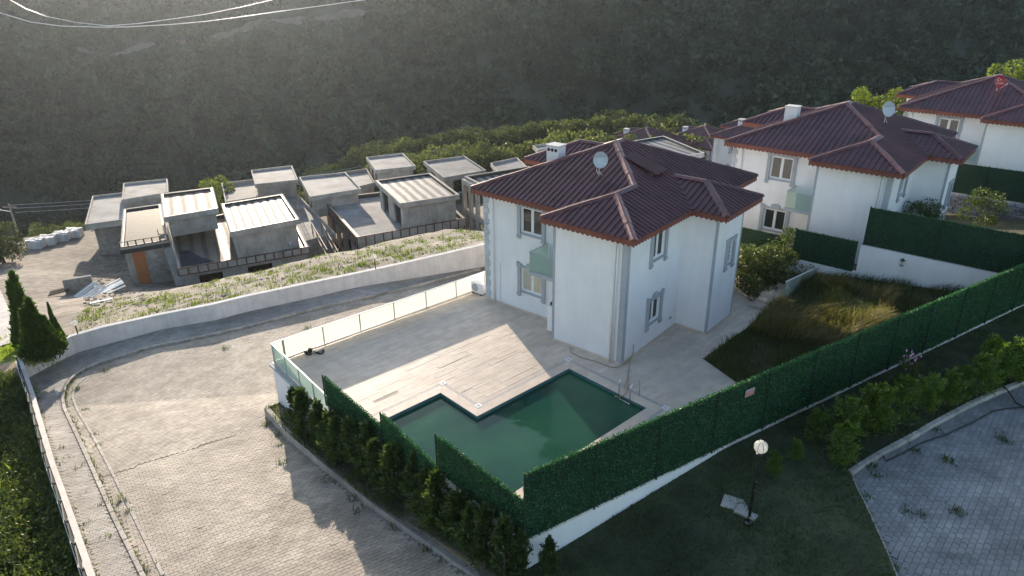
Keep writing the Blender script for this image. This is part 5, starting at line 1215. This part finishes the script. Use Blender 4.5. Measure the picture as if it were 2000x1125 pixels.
TI = [c4(1000, 475), c4(1310, 420), c4(1150, 315), c4(850, 355)]; TJ = [c3(1150, 330), c3(1430, 300), c3(1390, 208), c3(1125, 238)]
def shell(name_label, tower, zt_, zlow, zg, floorm, low=None, lowfloor=None, wins=(), lowwins=(), up=None, wm=concrete, th=0.28, ins=0.38, rim=0.28, lowrim=0.45):
    o = thing('concrete_shell', name_label, 'unfinished house', (0, 0, 0), 0, 'unfinished concrete shells')
    Q = q4(tower, zt_); flat_roof(o, Q, zt_, rim, th, floorm, wm, up=up); wallbox(o, inset(ccw(Q), ins), zlow-0.55, zt_-rim-th-0.002, wm, wins)
    if low is not None:
        QL = low; flat_roof(o, QL, zlow, lowrim, 0.3, lowfloor or slabm, wm, 'lower_roof_slab', up=up); wallbox(o, inset(ccw(QL), 0.25), zg, zlow-lowrim-0.302, wm, lowwins)
    return o
wA = ((0, .08, .2, 0.1, .8),)
# A: near-left shell: tower with striped wet roof + long lower roof at left with puddle
zA = -8.0; QA = q4(TA, zA)
lowA_px = [c3(655, 880), c3(1500, 735), (556, 392), c3(600, 590)]
QLA = q4(lowA_px, -10.8)
sA = shell('concrete shell with glaring striped roof tower and puddled lower roof', TA, zA, -10.8, -15.5, memb_a, QLA, memb_c, up=memb_k, lowwins=((0, .12, .3, .3, .9), (0, .5, .7, .3, .9)), lowrim=0.45)
# railings of steel uprights on the parapet
def uprights(o, a, b, z0, z1, n_):
    for i in range(n_+1): p = np.array(a)+(np.array(b)-np.array(a))*i/n_; MB().beam((*p, z0), (*p, z1), 0.10, 0.10).build('upright', rust, o)
    MB().beam((*a, z1), (*b, z1), 0.08, 0.08).build('guard_rail', rust, o); MB().beam((*a, z0), (*b, z0), 0.08, 0.08).build('guard_rail', rust, o)
def outw(Q, d): return inset(Q, -d)
QL = outw(ccw(QLA), 0.06)
uprights(sA, QL[0], QL[1], -11.5, -10.75, 14)
pd = MB(); cpd = q4([c3(660, 760), c3(720, 755), c3(800, 800), c3(890, 828), c3(780, 850), c3(672, 866)], -11.22); pd.poly([(p[0], p[1], -11.22) for p in cpd]); tag(pd.build('puddle', rainw, sA))
# B: shell with rain-filled lower roof, orange panel
zB = -7.7; zBl = -9.6
QLB = q4([c3(280, 740), c3(590, 690), c3(545, 455), c3(300, 490)], zBl)
sB = shell('left concrete shell with dark water standing on its lower roof and an orange corner panel', TB, zB, zBl, -16.5, memb_c, QLB, rainw, up=memb_k, wm=concrete, lowrim=0.25)
QB = ccw(QLB); 
e = (QB[1]-QB[0]); eL = np.linalg.norm(e); e = e/eL; nB = np.array([e[1], -e[0]])
MB().prism([QB[0]+e*0.9+nB*(-0.16), QB[0]+e*2.1+nB*(-0.16), QB[0]+e*2.1+nB*(-.26), QB[0]+e*0.9+nB*(-.26)], -16.4, zBl-0.56).build('orange_panel', orange, sB)
MB().prism([QB[0]+e*2.15+nB*(-0.17), QB[1]+nB*(-0.17), QB[1]+nB*(-.25), QB[0]+e*2.15+nB*(-.25)], -13.6, zBl-0.56).build('gravel_panel', blockm, sB)
MB().prism([QB[0]+nB*0.05-e*0.1, QB[1]+nB*0.05+e*0.1, QB[1]-nB*0.0, QB[0]-nB*0.0], zBl-0.75, zBl-0.3).build('dark_fascia', memb_k, sB)
uprights(sB, QB[0]-e*0+nB*0.02, QB[1], zBl, zBl+0.55, 6)
# C left slab + D behind
QC = q4(TC, -11.2); sC = thing('concrete_shell', 'leftmost concrete shell with a bare grey slab roof over a tall blank wall', 'unfinished house', (0, 0, 0), 0, 'unfinished concrete shells')
QC = ccw(QC); eC = QC[1]-QC[0]; QC2 = [QC[0], QC[1]+eC*1.3, QC[2]+eC*1.3, QC[3]]
flat_roof(sC, QC2, -11.2, 0.3, 0.45, slabm, concrete); wallbox(sC, inset(QC2, 0.75), -18.5, -11.96, blockm, ((0, .35, .6, .45, .75),))
sD = shell('back-left concrete shell whose bare slab roof is the highest at the left', TD, -10.2, -11.7, -17, slabm, None)
# F: big middle shell with guard rails
QLF = q4(LF, -10.6); sF = shell('middle concrete shell with striped roof tower, glaring lower roof and steel uprights', TF, -7.6, -10.6, -15.5, memb_b, QLF, slabm, up=memb_k, wins=((3, .12, .38, .0, .92), (3, .62, .9, 0, .92)), lowwins=((3, .15, .3, .1, .8), (3, .4, .5, .1, .8), (3, .62, .75, .1, .8)), lowrim=0.55)
QF = outw(ccw(QLF), 0.07); uprights(sF, QF[0], QF[1], -11.9, -10.55, 13); uprights(sF, QF[3], QF[0], -11.9, -10.55, 20)
# G,H,I,J
QLG = q4([(590, 472), (655, 455), (575, 372), (500, 380)], -11.6)
sG = shell('concrete shell with a bluish bare roof slab between the two striped towers', TG, -9.2, -11.6, -16, slabm, QLG, slabm, wins=((3, .2, .45, 0, .9), (3, .6, .85, 0, .9)))
QLH = q4([(660, 370), (732, 352), (716, 325), (650, 335)], -11.5)
sH = shell('rear concrete shell with small grey roof slab right of the tree line start', TH, -9.6, -11.8, -16.5, slabm, QLH, slabm, wins=((3, .2, .45, 0, .9), (3, .6, .85, 0, .9)))
sI = shell('rear-right concrete shell with long pale roof slab behind the middle one', TI, -8.8, -11.0, -16, slabm, None, wins=((3, .2, .45, 0, .9), (0, .2, .45, 0.1, .9)))
QLJ = q4([(440, 394), (560, 375), (495, 350), (432, 357)], -11.8)
sJ = shell('far concrete shell with two small slab roofs behind the left striped tower', TJ, -9.6, -11.8, -16.5, slabm, QLJ, slabm)
# frame building next to villa: open columns
QE = q4([(925, 402), (1010, 428), (1010, 325), (890, 352)], -6.2)
fr = thing('unfinished_building', 'open concrete frame of columns and slanted beams just left of the nearest villa', 'unfinished house', (0, 0, 0), 0)
EF = [at(906, 352, -6.6)[:2], at(1000, 400, -6.6)[:2]]
fd_ = (EF[1]-EF[0])/np.linalg.norm(EF[1]-EF[0]); bk = np.array([-fd_[1], fd_[0]]); bk = bk if bk[1] > 0 else -bk
for s_ in (0, 1.7, 3.4, 5.4, 7.6):
    p = EF[0]+fd_*s_; MB().obox(p, math.atan2(fd_[1], fd_[0]), 0.22, 0.2, -15.5, -7.0).build('column', concrete, fr)
    MB().obox(p+bk*9, math.atan2(fd_[1], fd_[0]), 0.2, 0.2, -15.5, -7.0).build('column', concrete, fr)
MB().beam((*(EF[0]-fd_*0.3), -6.75), (*(EF[0]+fd_*9), -6.75), 0.35, 0.5).build('beam', concrete, fr)
MB().beam((*(EF[0]-fd_*0.3), -10.4), (*(EF[0]+fd_*9), -10.4), 0.35, 0.5).build('beam', concrete, fr)
Qs = [EF[0]-fd_*0.3+bk*0.2, EF[0]+fd_*9+bk*.2, EF[0]+fd_*9+bk*9.2, EF[0]-fd_*.3+bk*9.2]
MB().prism(Qs, -10.6, -10.3).build('floor_slab', concrete, fr); flat_roof(fr, Qs, -6.2, 0.4, 0.25, memb_b, concrete, up=memb_k)
MB().prism([Qs[1]-fd_*3.2, Qs[1], Qs[1]+bk*.2, Qs[1]-fd_*3.2+bk*.2], -15.5, -7).build('end_wall', blockm, fr)
# K: finished flat roof with striped dark covering behind the villa ridge
QK = q4([(1222, 318), (1376, 298), (1296, 265), (1190, 282)], -3.4)
sK = shell('grey flat-roofed house with striped dark covering behind the nearest villa ridge', [(1215, 322), (1376, 298), (1296, 265), (1188, 283)], -3.6, -4.6, -11, memb_b, None, wins=((0, .8, .92, .3, .8),), wm=stuccod, up=memb_k)
sK['group'] = 'flat-roofed houses beyond the ridge'
for k, (pp, lab) in enumerate((([(985, 352), (1040, 335), (1010, 307), (958, 318)], 'low grey slab roof between the shells and the nearest villa roof'), ([(1050, 292), (1105, 283), (1085, 277), (1040, 284)], 'tiny pale slab roof behind the nearest villa chimney'))):
    shell(lab, pp, -8.5+k*1.0, -10, -15, slabm, None)
# scaffold and ladder between A and F
scf = thing('scaffold', 'rickety timber scaffold leaning between two concrete shells', 'scaffold', (0, 0, 0))
a0 = at(628, 440, -11)[:2]; a1 = at(662, 500, -11)[:2]; 
for k in range(4):
    p = a0+(a1-a0)*k/3; MB().beam((*p, -16), (*p, -10.2), .09, .09).build('pole', timber, scf); p2 = p+np.array([-1.1, -.2]); MB().beam((*p2, -16), (*p2, -10.6), .09, .09).build('pole', timber, scf)
for z_ in (-14.5, -13, -11.5, -10.6): MB().beam((*a0, z_), (*a1, z_), .1, .08).build('rail', timber, scf); MB().beam((*(a0+np.array([-1.1, -.2])), z_), (*(a1+np.array([-1.1, -.2])), z_+.4), .1, .08).build('rail', timber, scf)
MB().beam((*a0, -13.2), (*(a1+np.array([-.5, 0])), -13.2), .7, .05).build('plank', timber, scf)
rampa = at(318, 452, zBl+.3)[:2]; gb_ = on(354, 560, ground); rampb = gb_[:2]; zrb = gb_[2]+.1; print('ramp', rampa, gb_)
rp = thing('access_ramp', 'long timber ramp with thin handrails leaning on the shell with the water roof', 'ramp', (0, 0, 0))
rd = (rampb-rampa)/np.linalg.norm(rampb-rampa); rn = np.array([-rd[1], rd[0]])
MB().beam((*rampa, zBl), (*rampb, zrb), 0.9, .06).build('deck', concrete, rp)
for s_ in (-.5, .5):
    MB().beam((*(rampa+rn*s_), zBl+.5), (*(rampb+rn*s_), zrb+.6), .07, .06).build('handrail', timber, rp)
    for k in range(6): t = k/5; p = rampa*(1-t)+rampb*t+rn*s_; z_ = zBl*(1-t)+zrb*t; MB().beam((*p, z_), (*p, z_+.65), .05, .05).build('baluster', timber, rp)
la, lb_ = at(582, 410, -11.4), at(587, 378, -10.0)
ld_ = thing('ladder', 'wooden ladder standing on the slab roof beside the bluish shell', 'ladder', la)
for s_ in (-.2, .2): MB().beam((s_, 0, 0), (s_, 1.2, 2.6), .06, .06).build('stile', timber, ld_)
for k in range(7): MB().beam((-.2, .17*k, .36*k+.1), (.2, .17*k, .36*k+.1), .04, .04).build('rung', timber, ld_)
# white vent pipes on the shells
for q, z_, lab in (((385+150*0+153, 470), -11.0, 'white elbow pipe on the wall of the near-left shell tower'), ((849, 424), -10.2, 'white elbow pipe on the wall of the middle shell tower'), ((568, 482), -11.0, 'white hooked pipe end at the parapet of the near-left shell')):
    P_ = at(*q, z_); tag(MB().tube([(0, 0, -.9), (0, 0, .3), (0.02, -.08, .45), (0.05, -.25, .5)], .10, 8).build('vent_pipe', pvc, None, True, loc=Vector(P_)), lab, 'pipe')
# block pallets, sheet piles, planks, broken wall
for k in range(8):
    P_ = on(66+12.5*k, 484-3.6*k+(4 if k % 2 else 0), ground); o = thing('block_pallet', 'stack of pale building blocks, %s from the left in its row' % ordn(k+1), 'pallet', P_, R(15+random.uniform(-12, 12)), 'stacks of blocks in the dirt yard')
    MB().box(-.55, .55, -.8, .8, 0, .12).build('pallet_base', timber, o)
    for i in range(3):
        for j in range(3): MB().box(-.53+.36*i, -.2+.36*i, -.75+.5*j, -.28+.5*j, .122, 1.15+random.uniform(-.1, .1)).build('block_column', whiteprint if random.random() < .6 else stuccod, o)
for k, (q, lab, m, n_, rz) in enumerate((((183, 578), 'pile of weathered white sheets beside the broken wall', stuccod, 9, -.5), ((222, 570), 'pile of blue-grey corrugated sheets next to the orange panel', steel, 9, -.9))):
    P_ = on(*q, ground); o = thing('sheet_pile', lab, 'sheet pile', P_, rz)
    for i in range(n_): MB().beam((-1.2+.27*i+random.uniform(-.1, .1), -1.1, .1+.02*i), (-1.1+.27*i, 1.0, .75+random.uniform(-.1, .15)), .22, .03).build('sheet', m, o)
P_ = on(158, 572, ground); o = thing('broken_wall', 'short stub of brown wall with rusty planks behind the thuja', 'wall', P_, .5)
MB().box(-1.2, 1.2, -.2, .2, -.3, 1.6).build('wall_stub', blockm, o, bevel=.05); 
for k in range(3): MB().beam((-2.6+.1*k, -.5+.3*k, .5+.1*k), (-.8, -.3+.2*k, .6+.12*k), .3, .06).build('plank', rust, o)
P_ = on(176, 595, ground); tag(MB().beam((0, 0, .1), (1.5, .9, .15), .3, .08).build('timber_board', pvc, None, loc=Vector(P_)), 'single white board lying at the edge of the stony bank', 'board')
P_ = on(262, 505, ground); 
# sparse rubble on yard: stuff
rp_ = []
for _ in range(420):
    q = (random.uniform(165, 290), random.uniform(505, 600)); P_ = on(*q, ground); rp_.append(P_)
mb = MB()
for P_ in rp_: s_ = random.uniform(.04, .14); mb.obox(P_[:2], random.uniform(0, 3), s_, s_*random.uniform(.4, 1), P_[2]-.05, P_[2]+s_*.6)
for _ in range(1500):
    q = (random.uniform(150, 940), random.uniform(435, 650)); 
    yw = np.interp(q[0], [149, 320, 480, 705, 950], [655, 615, 582, 533, 478])
    if q[1] > yw-3: continue
    P_ = on(*q, ground)
    if P_[1] > 62: continue
    s_ = random.uniform(.02, .11); mb.obox(P_[:2], random.uniform(0, 3), s_, s_*random.uniform(.4, 1), P_[2]-.05, P_[2]+s_*.6)
tag(mb.build('rubble', gravelm), 'loose stones and rubble scattered over the bank and yard', kind='stuff')
# driveway slab at left edge
drv = [on(*q, ground)[:2] for q in ((-40, 570), (2, 568), (42, 655), (36, 668), (-40, 690))]; fill('driveway', drv, lambda x, y: ground(x, y), 0.10, sandm, 1.0, None, 'structure')
brk = [on(*q, ground)[:2] for q in ((-30, 708), (40, 705), (20, 735), (-30, 760))]
fill('brick_path', brk, lambda x, y: ground(x, y), 0.06, timber, 1.0, None, 'structure')

# ================================================================ VEGETATION
tm = [tree_meshes('tree', 3000, 3.0, 2.6, 5.6, 0.31, L_tree, 20+3*k, .36) for k in range(4)]
ym = [tree_meshes('yellow_tree', 4200, 3.0, 2.7, 5.6, 0.25, L_yel, 20, .36) for k in range(2)]
sm = [tree_meshes('shrub', 3200, 1.0, 0.9, 1.7, 0.062, L_shrub, 16, .38, 0.03, 1.3) for k in range(3)]
cm = [conifer_meshes('cypress', 58+6*(k % 3), 0.40+.07*(k % 3), 1.9, 0.040+.006*(k % 2), L_cyp, up=1.1-.15*(k % 3)) for k in range(7)]
om = [conifer_meshes('open_cypress', 36+4*k, 0.86, 1.8, 0.046, L_young, up=.55, per=75, power=.65) for k in range(4)]
# tree line behind the shells: follows the crest in the photo
crest = [(560, 356), (640, 322), (720, 292), (800, 272), (900, 252), (1000, 248), (1100, 236), (1200, 226), (1290, 226), (1340, 232)]
k = 0
xs_ = np.arange(540, 1352, 17.5)
for i, px in enumerate(xs_):
    for row in (0, 1):
        pxx = px+(8 if row else 0)+random.uniform(-4, 4); yt = np.interp(pxx, [c[0] for c in crest], [c[1] for c in crest])+random.uniform(-4, 8)+row*16+(22 if row else 0)
        Zd = 128-row*16+random.uniform(-4, 4)-0*px
        v = ray(pxx, yt); t_ = Zd; top = v*t_+np.array([0, 0, CAMZ]); hh = random.uniform(6.0, 8.5)
        k += 1
        plant('roadside_tree', '%s leafy tree from the left, %s rank of the distant tree line' % (ordn(i+1), 'front' if row else 'back'), 'tree', random.choice(tm), (top[0], top[1], top[2]-hh), hh/5.6, sx=random.uniform(.8, 1.05), group='tree line beyond the concrete shells')
for (px, yt, Zd, hh, lab) in ((416, 345, 100, 6.0, 'lone yellow-green bush between the water roof shell and the slabs'), (1372, 246, 118, 6, 'pale green tree at the right end of the tree line'), (1688, 176, 92, 5.0, 'left of the two yellow-green trees beside the second villa dish'), (1738, 166, 96, 5.5, 'right of the two yellow-green trees beside the second villa dish'), (1985, 124, 100, 6.5, 'bright yellow-green tree at the top right edge of the photo')):
    v = ray(px, yt); top = v*Zd+np.array([0, 0, CAMZ]); plant('yellow_green_tree', lab, 'tree', random.choice(ym), (top[0], top[1], top[2]-hh), hh/5.6, sx=1.0 if px > 1000 else .8)
for i, (px, yt) in enumerate(((66, 455), (80, 444), (98, 450), (115, 440), (140, 436), (160, 446), (178, 452))):
    v = ray(px, yt); Zd = 100; top = v*Zd+np.array([0, 0, CAMZ]); plant('yard_bush', 'green bush behind the block stacks, %s from the left' % ordn(i+1), 'bush', random.choice(tm), (top[0], top[1], top[2]-4.0), 4.0/5.6, group='bushes behind the block stacks')
lt = tree_meshes('broad_tree', 5200, 3.0, 2.9, 6.2, .26, L_tree, 34, .34, .2)
P_ = on(28, 512, ground); hh = rise(P_, 432); plant('broad_tree', 'dense round green tree at the left edge above the driveway', 'tree', lt, (P_[0]-1.2, P_[1], P_[2]), hh/6.2, sx=1.0)
def thuja(k, r, h):
    Vs, n0 = [], 0; lobes = [(0, 0, 1, .75)]+[(math.cos(q*1.05)*r*.55, math.sin(q*1.05)*r*.55, random.uniform(.5, .88), random.uniform(.4, .6)) for q in range(6)]
    Cs, Ds = [], []
    for (ox, oy, hh_, rr_) in lobes:
        kk = int(k*rr_/3.9); z = rng.uniform(0, 1, kk); a = rng.uniform(0, 2*np.pi, kk); prof = (1-z)**.7*(0.65+0.6*np.sin(np.clip(z*1.6+.2, 0, 1)*np.pi))
        rr = r*rr_*prof*(0.85+0.25*np.sin(a*4+z*6+ox*5))*rng.uniform(.5, 1.08, kk)**.4
        Cs.append(np.stack([ox*(1-z*.3)+np.cos(a)*rr, oy*(1-z*.3)+np.sin(a)*rr, z*h*hh_], 1)); Ds.append(np.stack([np.cos(a)*.5, np.sin(a)*.5, np.full(kk, 1.)], 1))
    V, F = leafquads(np.concatenate(Cs), np.concatenate(Ds), .13, 2.6, .35); return npmesh('thuja_crown', V, F, L_thuja), MB().tube([(0, 0, -.3), (0, 0, h*.6)], [.08, .03], 6).mesh('thuja_trunk', bark)
th = thuja(14000, 1.35, 4.6); P_ = on(78, 700, ground); hh = rise(P_, 560)
for (px, pt, s_, lab) in ((88, 588, 1, 'large dark thuja bush nearest the boundary wall corner'), (68, 538, .95, 'taller pointed thuja rising behind the large one'), (114, 594, .6, 'small narrow thuja on the right side of the pair')):
    P_ = on(px, 692 if px == 88 else (672 if px == 68 else 660), ground); hh = rise(P_, pt); plant('thuja', lab, 'thuja', th, P_, hh/4.6, sx=1.05 if px == 88 else (.72 if px == 68 else .5), rz=px)
# cypress row in the planting strip
cpx = [(577, 822), (600, 842), (622, 858), (648, 872), (672, 890), (700, 905), (724, 925), (752, 945), (778, 962), (805, 985), (832, 1003), (862, 1022), (890, 1048), (922, 1070), (955, 1098), (975, 1130)]
tops = [765, 768, 790, 806, 818, 822, 842, 868, 872, 900, 925, 930, 965, 990, 1000, 1030]
for i, (q, tp_) in enumerate(zip(cpx, tops)):
    P_ = on(q[0], q[1]+10, strip2); hh = max(1.2, min(2.4, rise(P_, tp_-6))); plant('cypress_sapling', '%s young cypress from the glass railing, below the hedge screens' % ordn(i+1), 'cypress', cm[(i*3) % 7], P_+np.array([random.uniform(-.15, .15), random.uniform(-.15, .15), 0]), hh/1.9, group='cypress saplings in the planting strip', sx=random.uniform(.8, 1.45)).rotation_euler[0] = random.uniform(-.09, .09)
for q, tp_, lab in (((1016, 1125), 1035, 'cypress sapling standing right at the near corner of the garden wall'), ((1072, 1128), 1048, 'slim cypress sapling against the white garden wall, right of the corner')):
    P_ = on(*q, lawn); plant('cypress_sapling', lab, 'cypress', cm[1], P_, min(2.2, rise(P_, tp_))/1.9, sx=.8)
rpx = [(1640, 905, 820), (1590, 860, 800), (1645, 862, 775), (1690, 848, 750), (1708, 838, 745), (1755, 822, 735), (1805, 806, 728), (1843, 795, 720), (1875, 775, 712), (1905, 768, 690), (1940, 752, 668), (1972, 745, 660), (1998, 732, 655), (1925, 735, 655), (1508, 930, 880), (1550, 900, 860)]
for i, (a, b, c) in enumerate(rpx):
    P_ = on(a, b, lawn); hh = max(0.8, rise(P_, c)); plant('young_cypress', 'feathery young cypress, %s from the lamp along the road kerb' % ordn(i+1), 'cypress', om[i % 4], P_, hh/1.9, group='young cypresses between lawn and road', sx=random.uniform(.65, .9))
# oleander with pink flowers
P_ = on(1762, 765, lawn); hh = rise(P_, 690); ol = plant('oleander', 'flowering shrub with pink blossoms below the hedge fence', 'shrub', sm[0], P_, hh/1.7, sx=.5)
fl = MB()
for _ in range(26): fl.sphere((random.gauss(0, .3), random.gauss(0, .3), random.uniform(1.1, 1.8)), .05, 6, 4)
fl.build('blossoms', pinkm, ol)
# shrubs near second villa
for i, (px, py, pt, lab, s_) in enumerate(((1462, 540, 478, 'leftmost rounded shrub between the two villas', 1.2), (1495, 545, 480, 'broad dark shrub in the middle between the two villas', 1.4), (1530, 545, 485, 'low shrub at the foot of the tall glossy one', 1.1), (1552, 530, 440, 'tall glossy-leaved shrub beside the second villa', .8), (1470, 570, 535, 'small leafy plant by the garden steps', 1.0), (1790, 440, 392, 'dark shrub rising above the hedge panels of the second villa', .9), (1815, 445, 410, 'smaller dark shrub right of the one above the hedge panels', .9), (1915, 428, 375, 'dark conifer-like shrub before the farthest-right villa', 1.0))):
    z_ = {5: 2.5, 6: 2.5, 7: 1.6}.get(i, 0.1); P_ = at(px, py+8, z_); hh = rise(P_, pt); plant('garden_shrub', lab, 'shrub', sm[i % 3], P_, hh/1.7, sx=s_*1.0)
# ---- grass & weeds (stuff)
def rand_in(poly, n_):
    P = np.array([p[:2] for p in poly]); lo, hi = P.min(0), P.max(0); out = []
    while len(out) < n_:
        q = rng.uniform(lo, hi, (n_*2, 2)); q = q[inpoly(q[:, 0], q[:, 1], P)]; out = list(out)+list(q)
    return np.array(out[:n_])
def inframe(P, mg=60):
    pr_ = np.array([proj(p) for p in P]); return P[(pr_[:, 0] > -mg) & (pr_[:, 0] < 2000+mg) & (pr_[:, 1] < 1125+mg) & (pr_[:, 2] > 0)]
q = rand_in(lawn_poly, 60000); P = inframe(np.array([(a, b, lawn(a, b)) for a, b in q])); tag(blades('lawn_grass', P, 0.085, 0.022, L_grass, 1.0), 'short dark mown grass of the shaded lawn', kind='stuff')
seedp = [p for p in plot_poly]; q = rand_in([ge[3], ge[2], ge[1], ge[0], at(1590, 528, 1.0)[:2], wa, wbx, FC[:2]+fdir*24-fnor*.3, FC[:2]+fdir*9.5-fnor*.3], 30000)
P = inframe(np.array([(a, b, plotz(a, b)) for a, b in q])); n2 = np.sin(P[:, 0]*1.1)+np.sin(P[:, 1]*.9+P[:, 0]*.5)
tag(blades('tall_grass', P, 0.42, 0.02, L_tall, 0.9, bend=(0.15, -0.25)), 'overgrown tall green grass on the plot behind the hedge fence', kind='stuff')
cx_ = at(1590, 610, 0.7)[:2]; dd = np.hypot(P[:, 0]-cx_[0], (P[:, 1]-cx_[1])); sel = (dd < 3.3) & (n2 > -.6); tag(blades('dry_grass', P[sel][::2], 0.85, 0.02, L_dry, 0.8, n=2, bend=(0.3, -0.45)), 'pale dry grass tuft bending over in the sun on the plot', kind='stuff')
# weeds outside left wall
q = rng.uniform([-45, 4], [-12, 32], (52000, 2)); wlx = np.interp(q[:, 1], [p[1] for p in Wl[::-1]]+[Wb[-1][1]], [p[0] for p in Wl[::-1]]+[Wb[-1][0]]); q = q[q[:, 0] < wlx-0.5]
zz = gv(q[:, 0], q[:, 1]); P = inframe(np.column_stack([q, zz])); n2 = np.sin(P[:, 0]*.9+1)+np.sin(P[:, 1]*.7+P[:, 0]*.3)+rng.normal(0, .3, len(P))
tag(blades('rough_grass', P[n2 > -.4], 0.5, 0.035, L_tall, 0.9), 'tall rough grass outside the left side wall', kind='stuff')
tag(blades('weeds', P[n2 > .7][::2], 0.6, 0.07, L_weed, 0.8, n=1), 'bright broad-leaved weeds outside the left side wall', kind='stuff')
uc = []; 
for _ in range(420):
    i_ = random.randrange(len(P)); c0 = P[i_]; rr_ = random.uniform(.3, .9); kk = int(70*rr_/.5); d0 = rng.normal(0, 1, (kk, 3)); d0 /= np.linalg.norm(d0, axis=1)[:, None]; d0[:, 2] = abs(d0[:, 2]); uc.append(c0+d0*rr_*rng.uniform(.5, 1, (kk, 1)))
uc = np.repeat(np.concatenate(uc), 3, 0); uc += rng.normal(0, .07, uc.shape); V_, F_ = leafquads(uc, np.zeros_like(uc)+[0, 0, .6], .06, 1.8, .8)
tag(link('undergrowth', npmesh('undergrowth', V_, F_, L_shrub)), 'low leafy undergrowth outside the left side wall', kind='stuff')
# clumps on the bank
cl = []
for _ in range(430):
    px = random.uniform(150, 945); yw = np.interp(px, [149, 320, 480, 705, 950], [655, 615, 582, 533, 478]); yt = np.interp(px, [150, 350, 600, 700, 950], [600, 562, 500, 482, 440]); f = random.random()**0.8
    f = 1-f if random.random() < .75 else f
    P_ = on(px, yw-4-(yw-4-yt)*(1-f), ground); s_ = random.uniform(.25, .9)
    for _ in range(26): cl.append(P_+np.array([random.gauss(0, s_*.5), random.gauss(0, s_*.5), 0]))
cl = np.array(cl); cl[:, 2] = gv(cl[:, 0], cl[:, 1]); tag(blades('bank_grass', cl[1::3], .26, .04, L_tall, .95), 'dull grass tufts between the stones of the bank', kind='stuff'); tag(blades('bank_weeds', cl[::2], .24, .045, L_weed, .95), 'bright green weed clumps on the stony bank', kind='stuff')
cl = []
for q in ((45, 640), (20, 690), (30, 680), (60, 702), (10, 670), (90, 700), (5, 700), (50, 690)):
    for _ in range(420): cl.append(on(q[0]+random.gauss(0, 14), q[1]+random.gauss(0, 7), ground))
tag(blades('verge_grass', np.array(cl), .22, .05, L_weed, .9), 'sunlit grass verge beside the driveway slab', kind='stuff')
# weeds in pavement cracks
cl = []
spots = [(150, 760), (205, 725), (110, 755), (90, 770), (165, 800), (180, 850), (190, 870), (240, 1070), (255, 1090), (160, 975), (175, 1025), (155, 985), (190, 935), (250, 1000), (235, 980), (270, 662), (330, 650), (275, 660), (545, 870), (550, 905), (540, 850), (635, 940), (655, 945), (690, 975), (700, 1000), (520, 830), (770, 1030), (745, 990), (830, 1075), (870, 1090), (130, 900), (150, 920), (120, 880), (200, 990), (215, 1050), (130, 735), (440, 680), (600, 640), (280, 1115)]
for q in spots:
    P_ = on(*q, lane); 
    for _ in range(34): cl.append(P_+np.array([random.gauss(0, .12), random.gauss(0, .16), 0.0]))
for i in range(300):
    t = random.random()*(len(KB)-1); i_ = int(t); P_ = KB[i_]*(1-(t-i_))+KB[min(i_+1, len(KB)-1)]*(t-i_)
    if i % 3 == 0 or P_[1] < 33: 
        for _ in range(4): cl.append(P_+np.array([random.gauss(0.12, .06), random.gauss(0, .08), .02]))
tag(blades('crack_weeds', np.array(cl), .15, .03, L_tall, .9), 'small weeds growing in the joints of the lane', kind='stuff')
cl = []
for q in ((1690, 900), (1700, 910), (1715, 930), (1960, 860), (1770, 1000), (1785, 880), (1830, 840), (1690, 970), (1740, 1105), (1870, 1000), (1800, 1005), (1850, 900)):
    P_ = on(*q, rfn)
    for _ in range(50): cl.append(P_+np.array([random.gauss(0, .10), random.gauss(0, .12), 0.0]))
tag(blades('road_weeds', np.array(cl), .12, .03, L_tall, .9), 'small weeds in the joints of the shaded road', kind='stuff')
q = rand_in(strip_poly, 9000); P = inframe(np.array([(a, b, strip2(a, b)) for a, b in q])); tag(blades('strip_grass', P, .16, .02, L_tall, .9), 'thin grass between the cypress saplings', kind='stuff')

# ================================================================ haze
hz = MB().box(-470, 470, -12, 700, -110, 104).build('haze', None); hz['kind'] = 'stuff'
hm = bpy.data.materials.new('haze'); hm.use_nodes = True; t = hm.node_tree; t.nodes.remove(t.nodes['Principled BSDF'])
pvn = t.nodes.new('ShaderNodeVolumePrincipled'); pvn.inputs['Density'].default_value = 0.000115; pvn.inputs['Anisotropy'].default_value = 0.72; pvn.inputs['Color'].default_value = (0.82, 0.91, 1.0, 1)
t.links.new(pvn.outputs[0], t.nodes['Material Output'].inputs['Volume']); hz.data.materials.append(hm)
hz['label'] = 'thin sunlit haze filling the valley'
